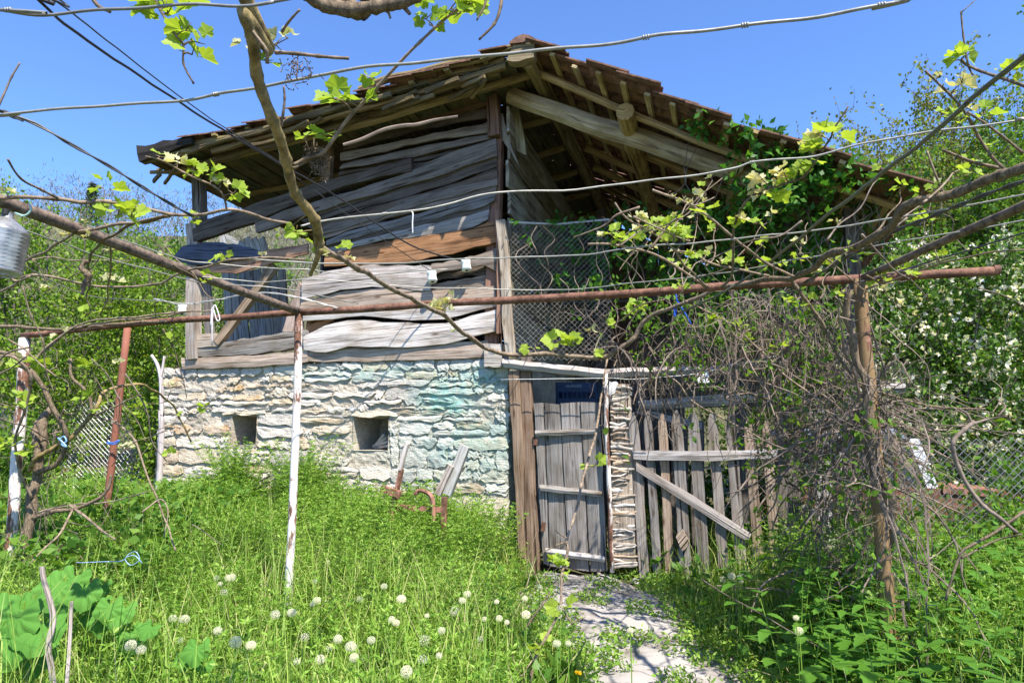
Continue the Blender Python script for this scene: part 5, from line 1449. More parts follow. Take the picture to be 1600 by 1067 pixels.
# ------------------------------------------------------------------ dead creeper tangle on the right post
def tangle(n, cen, spread, r_, seed, hang=.0, steps=8, step=.075):
    r2 = np.random.default_rng(seed); g_ = G()
    for k in range(n):
        p = cen + r2.normal(size=3) * spread
        d = nrm(r2.normal(size=3) - np.array([0, 0, hang])); P = [p]
        big = r2.random() < .10
        for j in range(steps + (5 if big else 0)):
            d = nrm(d + r2.normal(size=3) * (.16 if big else .32) - np.array([0, 0, hang * .3])); p = p + d * step * r2.uniform(.6, 1.2); P.append(p)
        rr = r_ * (r2.uniform(2.0, 3.6) if big else r2.uniform(.5, 1.5))
        g_.add(*tube(np.array(P), [rr, rr * .5], 4 if big else 3, False))
        if big:
            for q in P[2::3]:
                d2 = nrm(r2.normal(size=3)); g_.add(*tube(np.array([q, q + d2 * .09 + r2.normal(size=3) * .02, q + d2 * .2 + r2.normal(size=3) * .05]), [rr * .5, rr * .15], 3, False))
    return g_
tg = empty('dead_creeper', groundpt(1300, 5.0), 'grey brown tangle of dead creeper twigs and green shoots by the right post', 'dead creeper')
for k, (cx, cy, d_, n_, sx, sz_, hang) in enumerate(((1305, 770, 4.9, 250, .14, .38, .3), (1340, 640, 4.6, 120, .10, .20, .3), (1300, 530, 5.0, 190, .10, .30, 1.2), (1245, 540, 5.2, 130, .12, .30, 1.2), (1165, 480, 5.0, 130, .24, .12, 1.0), (1260, 670, 5.0, 60, .25, .14, .1), (1190, 560, 5.0, 110, .28, .25, .6), (1380, 690, 4.3, 60, .07, .4, .3), (1040, 530, 5.6, 130, .35, .2, .7), (1440, 650, 4.5, 30, .35, .07, .0), (1374, 730, 4.08, 90, .05, .26, .4), (1372, 640, 4.1, 40, .08, .06, .1), (100, 700, 6.1, 50, .4, .4, .1), (60, 860, 5.8, 40, .2, .2, .1))):
    o = tangle(n_, at(cx, cy, d_), np.array([sx, .16, sz_]), .0028, 100 + k, hang)
    par = tg if cx > 900 else va
    o.build('twigs', M['deadtwig'], par, kind='stuff')
r2 = np.random.default_rng(77); O = []
for (cx, cy, d_, n_, sx, sz_) in ((1290, 560, 5.0, 520, .25, .30), (1230, 500, 5.1, 420, .3, .2), (1300, 740, 4.75, 620, .22, .40), (1120, 540, 5.3, 420, .35, .22), (1360, 770, 4.1, 160, .10, .3), (1040, 480, 5.6, 300, .3, .15), (1200, 620, 5.0, 260, .3, .2), (1440, 720, 4.6, 260, .3, .2)):
    c_ = at(cx, cy, d_)
    for k in range(n_ // 4):
        q = c_ + r2.normal(size=3) * np.array([sx, .2, sz_])
        for j in range(4): O.append(q + r2.normal(size=3) * .03)
O = np.array(O)
V, F = leafquads(O, r2.normal(size=(len(O), 3)) + [0, -.2, .1], .055, .27, .35, 78); obj('foliage', V, F, M['spring'], tg, kind='stuff')

# ------------------------------------------------------------------ trees and shrubs
def nrm_rows(a):
    return a / (np.linalg.norm(a, axis=1, keepdims=True) + 1e-9)
def tree(name, label, cat, group, x, y, h, spread, nst, nbr, nleaf, ls, lmat, seed, base_t=.15, bare=0.0, flowers=0, lean=(0, 0), up=.55, trunk_r=None, lw=.34):
    r2 = np.random.default_rng(seed)
    z0 = gz(x, y) - .1
    root = empty(name, (x, y, z0), label, cat, group)
    b = np.array([x, y, z0])
    paths = []; g_ = G()
    tr = trunk_r or .011 * h
    for s_ in range(nst):
        a = r2.uniform(0, 2 * math.pi); k = spread * (.15 if nst == 1 else r2.uniform(.15, .75))
        top = b + np.array([math.cos(a) * k + lean[0], math.sin(a) * k + lean[1], h * r2.uniform(.75, 1.0)])
        P = spline(np.array([b + r2.normal(size=3) * [.05, .05, 0], b + (top - b) * .35 + r2.normal(size=3) * spread * .06, b + (top - b) * .7 + r2.normal(size=3) * spread * .08, top]), 4)
        g_.add(*tube(P, [tr / math.sqrt(nst), tr * .12], 6, False)); paths.append((P[int(len(P) * .6):], .6))
        for q in range(nbr):
            t = base_t + (1 - base_t) * r2.random() ** .8
            i = min(len(P) - 2, int(t * (len(P) - 1)))
            p0 = P[i]; a2 = r2.uniform(0, 2 * math.pi); ln = spread * r2.uniform(.35, .95) * (1.1 - (.65 if h < 6 else .35) * t)
            d = np.array([math.cos(a2), math.sin(a2), up * r2.uniform(.4, 1.8)]); d = nrm(d)
            B = spline(np.array([p0, p0 + d * ln * .5 + r2.normal(size=3) * ln * .08, p0 + d * ln + Z * ln * .18 + r2.normal(size=3) * ln * .12]), 3)
            g_.add(*tube(B, [tr * .3 / math.sqrt(nst), .004], 4, False)); paths.append((B, 1.0))
            for w in range(7 if h > 5.5 else 4):
                j = r2.integers(1, len(B)); d2 = nrm(d * .4 + r2.normal(size=3) * .6 + Z * .35); l2 = ln * r2.uniform(.25, .55)
                T = np.array([B[j], B[j] + d2 * l2 * .5 + r2.normal(size=3) * l2 * .07, B[j] + d2 * l2 + Z * l2 * .12])
                g_.add(*tube(T, [.006, .002], 3, False)); paths.append((T, 1.2))
    g_.build('trunk', M['treebark'], root)
    w = np.array([np.linalg.norm(P[-1] - P[0]) * k for P, k in paths]); w /= w.sum()
    def pts(n, jit):
        idx = r2.choice(len(paths), n, p=w)
        t = r2.random(n); O = np.empty((n, 3)); Dd = np.empty((n, 3))
        for i in range(n):
            P = paths[idx[i]][0]; f = t[i] * (len(P) - 1); a = min(int(f), len(P) - 2)
            O[i] = P[a] + (P[a+1] - P[a]) * (f - a); Dd[i] = P[a+1] - P[a]
        Dd /= np.linalg.norm(Dd, axis=1, keepdims=True) + 1e-9
        return O + r2.normal(size=(n, 3)) * jit, Dd
    if nleaf:
        O, Dd = pts(nleaf, max(ls * .8, spread * (.024 if h > 5.5 else .045)))
        V, F = leafquads(O, Dd * .5 + r2.normal(size=(nleaf, 3)) * .7 + [0, 0, .15], ls, lw, .3, seed)
        obj('crown', V, F, M[lmat], root)
    if flowers:
        O, Dd = pts(flowers, ls * .9); O = O + nrm_rows(O - (b + Z * h * .5)) * ls
        k = 5; O = np.repeat(O, k, 0)
        V, F = leafquads(O, r2.normal(size=(len(O), 3)) + [0, -.4, .5], .05, .5, .2, seed + 1)
        obj('blossom', V, F, M['petal'], root)
    return root
LB = 'young trees and shrubs left of the barn'
for i, a in enumerate((
    (-6.7, 9.9, 5.0, 1.4, 6, 18, 13000, .062, 'brightspring', 'tall many stemmed shrub with upright leafy shoots, against the left sky'),
    (-8.6, 10.8, 5.0, 1.8, 6, 18, 14000, .065, 'deepgreen', 'bushy green shrub at the left edge behind the ribbed bottle'),
    (-5.9, 11.4, 4.0, 1.5, 6, 16, 12000, .06, 'brightspring', 'yellow green shrub beside the left end of the stone wall'),
    (-4.9, 9.6, 2.2, .9, 5, 12, 6000, .06, 'brightspring', 'low bright shrub directly behind the forked stick'),
    (-8.0, 13.4, 5.2, 2.0, 6, 18, 13000, .07, 'spring', 'green shrub behind the leaning red post'),
    (-10.4, 12.4, 5.4, 2.1, 6, 18, 14000, .07, 'spring', 'wide green shrub farthest left, behind the white post'),
    (-6.4, 8.6, 1.5, .8, 5, 9, 4500, .06, 'spring', 'knee high shrub in front of the left chain link fence'),
    (-6.6, 15.5, 5.0, 1.9, 6, 16, 12000, .07, 'spring', 'shrub seen through the open left bay of the barn'))):
    tree('shrub', a[9], 'shrub', LB, *a[:9], 300 + i)
RB = 'trees behind the barn on the right'
for i, a in enumerate((
    (9.8, 12.4, 7.6, 2.9, 5, 44, 42000, .085, 'spring', 'tall green tree at the right edge, behind the blossoming shrub'),
    (8.3, 13.0, 6.9, 2.5, 5, 40, 30000, .075, 'olive', 'thin olive leaved tree between the roof end and the tall green tree'),
    (12.4, 14.0, 9.0, 2.8, 3, 28, 14000, .09, 'spring', 'tree beyond the right edge of the view, tallest on the right'),
    (8.6, 11.4, 6.4, 2.2, 9, 24, 34000, .075, 'spring', 'middle sized bushy tree between the blossoming shrubs and the tall green tree'),
    (9.6, 14.2, 8.2, 2.8, 9, 26, 40000, .085, 'olive', 'olive green tree standing behind the bushy tree on the right'),
    (7.6, 14.0, 6.9, 2.1, 9, 24, 30000, .08, 'olive', 'olive green tree just right of the roof end'),
    (5.2, 14.0, 5.2, 2.2, 4, 18, 12000, .08, 'spring', 'leafy shrub behind the right bay of the barn'),
    (2.9, 14.5, 4.8, 2.0, 4, 18, 12000, .08, 'brightspring', 'sunny pale green shrub seen through the right bay above the gate'),
    (7.0, 11.4, 4.6, 2.0, 5, 20, 18000, .075, 'spring', 'green shrub beside the roof end, behind the ochre post'),
    (1.7, 17.0, 5.6, 2.0, 4, 14, 6000, .09, 'spring', 'shrub far behind the wire mesh panel'))):
    tree('tree' if i < 6 else 'shrub', a[9], 'tree' if i < 6 else 'shrub', RB, *a[:9], 340 + i)
BL = 'white blossoming shrubs on the right'
tree('blossoming_shrub', 'big shrub covered with white blossom behind the ochre post', 'shrub', BL, 6.0, 9.6, 4.5, 1.8, 6, 24, 19000, .065, 'deepgreen', 361, .12, 0, 1900)
tree('blossoming_shrub', 'white blossoming shrub cut by the right edge of the view', 'shrub', BL, 7.6, 9.6, 4.5, 1.7, 6, 20, 15000, .065, 'deepgreen', 362, .12, 0, 1600)
tree('shrub', 'low green bramble around the derelict car', 'shrub', None, 5.6, 6.9, 1.2, 1.0, 6, 10, 6000, .055, 'herb', 363, .1)
tree('shrub', 'light green bramble climbing at the foot of the right post', 'shrub', None, 2.75, 5.2, 1.0, .55, 5, 8, 1800, .055, 'spring', 364, .1)
tree('shrub', 'low leafy bush in front of the derelict car bonnet', 'shrub', None, 4.4, 6.5, 1.0, .8, 6, 9, 2600, .055, 'spring', 367, .05)
tree('shrub', 'low bush added to deepen the shade directly behind the picket gate', 'shrub', None, 2.0, 8.2, 1.1, .8, 6, 9, 2600, .06, 'deepgreen', 365, .05)  # this bush and the next are added to darken behind the pickets
tree('shrub', 'low bush added to deepen the shade behind the right end of the picket gate', 'shrub', None, 2.9, 8.0, 1.2, .8, 6, 9, 2600, .06, 'deepgreen', 366, .05)
for i, (px, Y, h) in enumerate(((118, 46, 3.6),)):
    q = at(px, 600, Y); gg_ = gz(q[0], q[1])
    rt = empty('pine_tree', (q[0], q[1], gg_ - .2), ('dark pine on the hillside above the left shrubs', 'dark pine on the hillside at the far left', 'dark pine on the hillside just left of the barn roof')[i], 'tree', 'pines on the hillside')
    V, F, U = tube(np.array([[q[0], q[1], gg_ - .2], [q[0], q[1], gg_ + h]]), [.16, .02], 6); obj('trunk', V, F, M['treebark'], rt)
    n = 1100; r2 = np.random.default_rng(70 + i); t = r2.random(n) ** .7; a = r2.uniform(0, 2 * math.pi, n); rr = (1.05 - t) * h * .22 * (.35 + .65 * np.abs(np.sin(a * 3 + t * 40))) * r2.random(n) ** .5
    O = np.stack([q[0] + np.cos(a) * rr, q[1] + np.sin(a) * rr, gg_ + h * (.12 + .88 * t)], 1)
    V, F = leafquads(O, np.stack([np.cos(a), np.sin(a), .5 + 0 * a], 1) + r2.normal(size=(n, 3)) * .4, .30, .12, .2, i); obj('crown', V, F, M['pine'], rt)

# bare hillside wood, far off: one mass
r2 = np.random.default_rng(5)
Vs = []; n0 = 0
for k in range(520):
    y = r2.uniform(21, 62); x = r2.uniform(-1.25, .05) * y * .95 - 2
    if k > 400: x = r2.uniform(.35, 1.1) * y
    h = r2.uniform(2.6, 4.8); z = gz(x, y)
    n = 170; O = np.array([x, y, z]) + np.stack([r2.normal(size=n) * h * .22, r2.normal(size=n) * h * .22, h * (.15 + .85 * r2.random(n))], 1)
    Vs.append((O, r2.normal(size=(n, 3)) * .5 + [0, 0, .9], .55, .09))
O = np.concatenate([v[0] for v in Vs]); Dd = np.concatenate([v[1] for v in Vs])
V, F = leafquads(O, Dd, .34, .07, .2, 9)
w = obj('hillside_wood', V, F, M['greytwig'], kind='stuff'); setp(w, 'grey budding wood covering the far hillside', 'wood')

# creeper hanging over the right end of the roof
crp = empty('creeper', fac(1230, 700, -1.0), 'leafy green creeper smothering the lower right end of the roof', 'creeper')
r2 = np.random.default_rng(21)
O = []; g_ = G()
def spray(px, py, off, n, sc):
    q = fac(px, py, off)
    for k in range(n):
        O.append(q + r2.normal(size=3) * sc)
blobs = [(1180, 215, 50, 30), (1260, 250, 60, 30), (1330, 255, 60, 22), (1390, 262, 45, 18), (1430, 290, 22, 18), (1220, 290, 70, 40), (1290, 320, 60, 45), (1370, 320, 55, 40), (1180, 330, 70, 40), (1110, 350, 70, 40), (1240, 390, 90, 40), (1000, 370, 60, 30), (930, 390, 55, 40), (1060, 420, 80, 35), (1180, 440, 90, 30), (1090, 190, 30, 16), (1300, 400, 40, 60), (870, 360, 40, 14), (1110, 500, 60, 40), (900, 445, 60, 20)]
for (bx, by, sx, sy) in blobs:
    for k in range(int(sx * sy / 26)):
        px, py = bx + r2.normal() * sx * .6, by + r2.normal() * sy * .6
        edge = 66 + (296 - 66) * (px - 822) / (1452 - 822) - 6
        if py < edge - 4: continue
        if py < edge + 18 and r2.random() < .4: continue
        off = r2.uniform(.30, .84) if by < 300 else r2.uniform(-1.6, .3)
        spray(px, py, off, 5, .035)
    for k in range(3):
        a = fac(bx + r2.normal() * sx * .5, by - sy * .5, .3); P = [a]
        for j in range(6): a = a + np.array([r2.normal() * .08, r2.normal() * .08, -.14]); P.append(a)
        g_.add(*tube(spline(np.array(P), 3), .0045, 4))
O = np.array(O)
V, F = leafquads(O, r2.normal(size=(len(O), 3)) + [0, -.3, -.1], .085, .27, .35, 3)
obj('foliage', V, F, M['creeper'], crp, kind='stuff'); g_.build('stems', M['deadtwig'], crp)

# ------------------------------------------------------------------ ground vegetation
def scatter(n, x0, x1, y0, y1, seed, dens=None):
    r3 = np.random.default_rng(seed)
    X = r3.uniform(x0, x1, n); Y = r3.uniform(y0, y1, n)
    vis = np.abs(X) < Y * .80 + 1.7
    s = -((X - C0[0]) * R[0] + (Y - C0[1]) * R[1]); dd = (X - C0[0]) * D[0] + (Y - C0[1]) * D[1]
    inside = (dd > -.06) & (s > -.1) & (s < WLEN + .05)
    ph = path_half(X, Y)
    keep = vis & ~inside & (ph > 1.0 + .35 * fnoise(X * 6, Y * 6))
    if dens is not None: keep &= r3.random(n) < dens(X, Y)
    return X[keep], Y[keep], r3
def blades(n, x0, x1, y0, y1, seed, h0, h1, w, mat, name, label, cat, dens=None):
    X, Y, r3 = scatter(n, x0, x1, y0, y1, seed, dens)
    m_ = len(X); hgt = r3.uniform(h0, h1, m_) * (.35 + .65 * sstep(.9, 2.0, path_half(X, Y))) * (1 + .35 * fnoise(X * 1.1, Y * 1.1, seed)); a = r3.uniform(0, 2*math.pi, m_); ln = r3.uniform(.1, .7, m_) * hgt
    b = np.stack([X, Y, H(X, Y) - .01], 1); dr = np.stack([np.cos(a), np.sin(a), 0*a], 1); sd = np.stack([-np.sin(a), np.cos(a), 0*a], 1) * (w * r3.uniform(.6, 1.3, m_))[:, None]
    mid = b + dr * (ln * .3)[:, None] + Z * (hgt * .6)[:, None]; tip = b + dr * ln[:, None] + Z * (hgt * r3.uniform(.8, 1, m_))[:, None]
    V = np.stack([b - sd, b + sd, mid + sd * .8, mid - sd * .8, tip + sd * .1, tip - sd * .1], 1).reshape(-1, 3)
    i = np.arange(m_)[:, None] * 6
    F = np.concatenate([i + [0, 1, 2, 3], i + [3, 2, 4, 5]])
    return setp(obj(name, V, F, mat, kind='stuff'), label, cat)
blades(76000, -8.2, 8.0, 2.6, 9.2, 31, .18, .46, .0045, M['grass'], 'grass', 'long fresh green grass in front of the barn', 'grass', lambda a, b: .12 + .88 * (fnoise(a * 2.6, b * 2.6, 8) > -.22))
blades(24000, -8.2, 8.0, 2.6, 8.2, 32, .40, .85, .0032, M['grass'], 'tall_grass', 'taller thin grass stalks rising out of the meadow', 'grass')
blades(5000, .1, 2.0, 2.6, 7.2, 33, .04, .12, .004, M['grass'], 'short_grass', 'short grass tufts along the trodden path', 'grass')
r3 = np.random.default_rng(34); n = 16000
X = r3.uniform(.1, 1.8, n); Y = r3.uniform(3.6, 6.9, n); k_ = fnoise(X * 4.1, Y * 3.7, 2) > .30 - .5 * (np.abs(Y - 5.0) < .22) - .9 * (path_half(X, Y) > .62); X, Y = X[k_], Y[k_]; n = len(X)
V, F = leafquads(np.stack([X, Y, H(X, Y) + r3.uniform(.03, .12, n)], 1), r3.normal(size=(n, 3)) * [1, 1, .4] + [0, 0, .5], .038, .24, .3, 35)
setp(obj('path_weeds', V, F, M['galium'], kind='stuff'), 'small yellowish weeds sprouting through the path', 'weeds')

def goosegrass(X, Y, hgt, seed, name, label, leaf=.040, step=.058, mat='galium'):
    r3 = np.random.default_rng(seed); m_ = len(X)
    hgt = hgt * (.4 + .6 * sstep(1.0, 1.9, path_half(X, Y)))
    b = np.stack([X, Y, H(X, Y) - .02], 1); a = r3.uniform(0, 2*math.pi, m_); lean = r3.uniform(.05, .45, m_) * hgt
    dr = np.stack([np.cos(a), np.sin(a), 0*a], 1)
    def at_t(t, idx): return b[idx] + dr[idx] * (lean[idx] * t ** 1.8)[:, None] + Z * (hgt[idx] * t * (1 - .12 * t))[:, None]
    nseg = 5; ii_ = np.arange(m_); rings = []
    for s_ in range(nseg + 1):
        c = at_t(np.full(m_, s_ / nseg), ii_); w_ = .0022 * (1 - .5 * s_ / nseg)
        rings.append(np.stack([c + [w_, 0, 0], c + [-w_ * .5, w_ * .87, 0], c + [-w_ * .5, -w_ * .87, 0]], 1))
    Vs_ = np.stack(rings, 1).reshape(-1, 3)
    base = (ii_ * (nseg + 1) * 3)[:, None]; Fs = []
    for s_ in range(nseg):
        for j in range(3):
            k = (j + 1) % 3; Fs.append(base + [s_*3 + j, s_*3 + k, s_*3 + 3 + k, s_*3 + 3 + j])
    Fs = np.concatenate(Fs)
    nw = np.maximum(3, (hgt / step).astype(int)); idx = np.repeat(ii_, nw)
    t = np.concatenate([np.linspace(.12, 1.0, k) for k in nw]); k6 = 6
    idx6 = np.repeat(idx, k6); t6 = np.repeat(t, k6)
    aa = np.tile(np.arange(k6) * 2*math.pi / k6, len(idx)) + np.repeat(r3.uniform(0, 6.28, len(idx)), k6)
    O = at_t(t6, idx6); U_ = np.stack([np.cos(aa), np.sin(aa), .25 + .5 * (t6 > .9) + r3.normal(size=len(aa)) * .2], 1)
    V, F = leafquads(O, U_, leaf, .13, .3, seed + 1)
    V = np.concatenate([Vs_, V]); F = np.concatenate([Fs, F + len(Vs_)])
    return setp(obj(name, V, F, M[mat], kind='stuff'), label, 'goosegrass')
# tall stand against the wall and around the plough, lower in the open meadow
s = np.r_[rng.uniform(-.05, WLEN + .5, 3200), rng.normal(sz(383, 720)[0], .17, 200), rng.normal(sz(486, 720)[0], .18, 200)]; d_ = np.r_[np.abs(rng.normal(size=3200)) * .75 + .05, rng.uniform(.04, .3, 400)]
X = C0[0] - R[0] * s - D[0] * d_; Y = C0[1] - R[1] * s - D[1] * d_
s1_, s2_ = sz(383, 720)[0], sz(486, 720)[0]
near_ = np.exp(-(d_ / .38) ** 2)
prof = .64 + .18 * fnoise(s * 2.2, d_) + .72 * near_ * np.exp(-((s - s1_) / .17) ** 2) + .78 * near_ * np.exp(-((s - s2_) / .19) ** 2) + .30 * np.exp(-((s - .8) / .5) ** 2)
hg = np.clip(prof * rng.uniform(.65, 1.12, 3600), .2, 1.35)
k_ = path_half(X, Y) > 1.25
goosegrass(X[k_], Y[k_], hg[k_], 41, 'goosegrass', 'tall bright goosegrass growing against the stone wall')
X, Y, r3 = scatter(10500, -7.2, .9, 2.8, 7.6, 42, lambda a, b: .10 + .90 * (fnoise(a * 2.1, b * 2.1, 3) > -.15))
goosegrass(X, Y, r3.uniform(.28, .60, len(X)) * (1 + .4 * fnoise(X * 2.3, Y * 2.3, 1)), 43, 'goosegrass', 'knee high goosegrass spread through the meadow', .042, .062)
X, Y, r3 = scatter(2600, 1.3, 3.9, 3.6, 6.9, 44, lambda a, b: np.where((a < .385 * b) & (b > 4.6), .12, 1.0))
goosegrass(X, Y, r3.uniform(.3, .85, len(X)) * np.where((X < .385 * Y) & (Y > 4.6), .35, 1), 45, 'goosegrass', 'goosegrass and stalks under the picket gate and dead creeper', .036, .065)
def herbs(n, x0, x1, y0, y1, seed, size, mat, name, label, zlo, zhi, wid=.32, dens=None):
    X, Y, r3 = scatter(n, x0, x1, y0, y1, seed, dens); m_ = len(X)
    O = np.stack([X, Y, H(X, Y) + r3.uniform(zlo, zhi, m_)], 1)
    V, F = leafquads(O, r3.normal(size=(m_, 3)) * [1, 1, .35] + [0, 0, .25], size, wid, .3, seed + 1)
    return setp(obj(name, V, F, M[mat], kind='stuff'), label, 'weeds')
herbs(16000, -8, 7.5, 2.7, 8.8, 51, .095, 'herb', 'undergrowth', 'low broad leaved weeds filling the meadow', .02, .30, .32, lambda a, b: .35 + .65 * (fnoise(a * 1.9, b * 1.9, 5) > .1))
herbs(5200, -5.9, -2.9, 5.4, 8.4, 52, .10, 'herb', 'undergrowth', 'dark broad leaved weeds between the left vine and the stone wall', .1, .62, .34)
herbs(6500, 2.1, 7.5, 4.2, 7.3, 53, .075, 'spring', 'undergrowth', 'fresh bramble leaves behind the nettles on the right', .05, .6, .34)

# nettles, every stem a plant with single leaves
def nettle_leaf():
    V = []; U = []; n = 10
    for i in range(n + 1):
        t = i / n; w = .25 * (math.sin(math.pi * min(1, t ** .75)) ** .9) * (1 - .25 * t)
        w *= .95 if i % 2 else 1.2
        z = -.28 * t * t
        for sx in (-1, 0, 1):
            V.append((sx * w, t, z + (.10 * w if sx else -.02))); U.append((t, sx * .5 + .5))
    F = [(i*3 + j, i*3 + j + 1, i*3 + 4 + j, i*3 + 3 + j) for i in range(n) for j in range(2)]
    return make_mesh('leaf', np.array(V), F, M['nettle'], True, np.array(U))
NL = nettle_leaf()
spots = []
r4 = random.Random(8)
while len(spots) < 92:
    x = r4.uniform(1.45, 4.2); y = r4.uniform(3.0, 5.6)
    if x > y * .80 or x < 1.2 + .16 * (y - 3) or (y > 4.6 and x < 2.0): continue
    if any((x - a)**2 + (y - b)**2 < .022 for a, b in spots): continue
    spots.append((x, y))
for k in range(12):
    spots.append((r4.uniform(-4.9, -3.5), r4.uniform(5.6, 7.2)))
SM = {}
for k, (x, y) in enumerate(spots):
    h = r4.uniform(.5, .8) if y < 4.4 else r4.uniform(.65, .95)
    if x < 0: h = r4.uniform(.5, .75)
    z0 = gz(x, y)
    lft = x < 0
    rt = empty('nettle', (x, y, z0 - .02), 'nettle with broad dark leaves between the left vine and the wall' if lft else 'nettle stem with toothed leaves in the dense bed at the lower right', 'nettle', 'nettles on the left' if lft else 'nettles at the lower right')
    lx, ly = r4.uniform(-.12, .12), r4.uniform(-.15, .08)
    P = np.array([[x, y, z0 - .02], [x + lx * .4, y + ly * .4, z0 + h * .5], [x + lx, y + ly, z0 + h]])
    V, F, U = tube(spline(P, 4), [.0045, .0025], 5); obj('stem', V, F, M['galium'], rt)
    np_ = int(h / .085); a0_ = r4.uniform(0, 3.14)
    for j in range(np_):
        t = .22 + .78 * (j + 1) / np_
        q = P[0] * (1 - t) ** 2 + 2 * P[1] * t * (1 - t) + P[2] * t * t
        sz_l = (.11 + .055 * math.sin(math.pi * min(1, t))) * r4.uniform(.85, 1.2) * (1 - .45 * max(0, t - .7) / .3)
        for s_ in (0, 1):
            a = a0_ + j * 1.571 + s_ * math.pi + r4.uniform(-.3, .3)
            dirv = np.array([math.cos(a), math.sin(a), r4.uniform(-.15, .4) + (.5 if j == np_ - 1 else 0)])
            link('leaf', NL, q + nrm(dirv) * .015, rt, None, None, rot_from(dirv, Z), (sz_l * r4.uniform(.9, 1.15), sz_l, sz_l))

# large soft leaved plants at the lower left
def marrow_leaf():
    n = 40; V = [(0, .30, -.05)]; U = [(.5, .4)]
    for q in (.45, .8, 1.0):
        for k in range(n):
            t = -math.pi + 2*math.pi*(k + .5)/n
            r_ = .5 * q * (1 + q * (.10 * math.cos(5 * t) + .035 * math.cos(20 * t))) * ((1 - .55 * q) if abs(t) > 2.8 else 1)
            x, y = r_ * 1.05 * math.sin(t), .36 + r_ * math.cos(t)
            z = .05 * q * math.cos(10 * t) + .10 * q * abs(math.sin(t)) - .16 * q * q * max(0, math.cos(t)) - .07 * q ** 3
            V.append((x, y, z)); U.append((t * 1.6, q * .15))
    F = [(0, 1 + k, 1 + (k+1) % n) for k in range(n)]
    for r_ in (0, 1):
        F += [(1 + r_*n + k, 1 + (r_+1)*n + k, 1 + (r_+1)*n + (k+1) % n, 1 + r_*n + (k+1) % n) for k in range(n)]
    return make_mesh('leaf', np.array(V), F, M['marrow'], True, np.array(U))
ML = marrow_leaf()
bigs = [(('plant with huge soft round leaves cut by the left edge', [(20, 975, 62), (60, 990, 60), (15, 1010, 60), (55, 1030, 50), (40, 950, 46), (5, 950, 40)], 3.25)),
        (('round leaved plant behind the knotted stick', [(85, 925, 52), (110, 915, 46), (130, 930, 40), (100, 945, 40), (70, 935, 42), (150, 950, 36), (90, 960, 40)], 3.9)),
        (('round leaved plant right of the thin stick', [(145, 962, 36), (170, 955, 34), (185, 962, 40), (160, 975, 34), (195, 990, 34), (205, 1000, 36), (150, 925, 36)], 3.75)),
        (('plant with one torn light leaf among the dandelions', [(305, 1020, 34), (285, 1035, 24), (320, 1040, 22), (230, 985, 26)], 3.4))]
for lab, lv, dpt in bigs:
    c = np.mean([at(a, b, dpt) for a, b, _ in lv], axis=0); b0 = np.array([c[0], c[1], gz(c[0], c[1]) - .02])
    rt = empty('marrow_plant', b0, lab, 'plant')
    for (px, py, s_) in lv:
        q = at(px, py, dpt + random.uniform(-.15, .15)); sz_l = s_ / FPX * dpt * 1.15
        dirv = nrm(np.array([q[0] - c[0] + random.uniform(-.1, .1), -.5 + random.uniform(-.2, .3), -.42])); q0 = q - dirv * sz_l * .45
        V, F, U = tube(spline(np.array([b0, (b0 + q0) / 2 + Z * .05, q0]), 3), .005, 5); obj('stalk', V, F, M['galium'], rt)
        link('leaf', ML, q0, rt, None, None, rot_from(dirv, Z + np.array([random.uniform(-.3, .3), -.8, 0])), sz_l)

r3 = np.random.default_rng(95); O = []; Dr = []
for (px, py, dpt) in ((430, 960, 3.9), (640, 990, 3.7), (870, 965, 4.1), (720, 1010, 3.5), (560, 1030, 3.5), (300, 1045, 3.5), (760, 930, 4.6), (500, 900, 4.8), (350, 930, 4.6), (660, 900, 5.0), (240, 960, 4.2), (600, 950, 4.3)):
    q = at(px, py, dpt); z0 = gz(q[0], q[1])
    for k in range(26):
        O.append([q[0] + r3.normal() * .07, q[1] + r3.normal() * .07, z0 + .05]); a = r3.uniform(0, 6.28); Dr.append([math.cos(a), math.sin(a), r3.uniform(.8, 2.2)])
V, F = leafquads(np.array(O), np.array(Dr), .26, .11, .5, 96); setp(obj('dandelion_leaves', V, F, M['herb'], kind='stuff'), 'dark upright dandelion leaves in tufts in the meadow', 'weeds')
# dandelion clocks
def puff_mesh(n):
    r5 = np.random.default_rng(n)
    i = np.arange(n) + .5; ph = np.arccos(1 - 2 * i / n * .94); th = math.pi * (1 + 5 ** .5) * i
    Dn = np.stack([np.cos(th) * np.sin(ph), np.sin(th) * np.sin(ph), np.cos(ph)], 1) + r5.normal(size=(n, 3)) * .06
    V = []; F = []
    for d in Dn:
        d = d / np.linalg.norm(d); a = nrm(np.cross(d, [.3, .5, .8])); b = np.cross(d, a)
        k = len(V); V += [d * .12 + a * .008, d * .12 - a * .008, d * .86]; F.append((k, k+1, k+2))
        for j in range(6):
            t = j * math.pi / 3; e = a * math.cos(t) + b * math.sin(t); f = np.cross(d, e)
            k = len(V); V += [d * .84 + f * .03, d * .84 - f * .03, d * 1.0 + e * .22]; F.append((k, k+1, k+2))
    return make_mesh('seed_head', np.array(V), F, M['puff'])
PUFF = puff_mesh(150)
HALF = puff_mesh(46)
V, F = lathe([(-.16, .05), (-.12, .14), (.0, .16), (.10, .10)], np.zeros(3), Z, 8); CORE = make_mesh('seed_core', V, F, M['cane'], True)
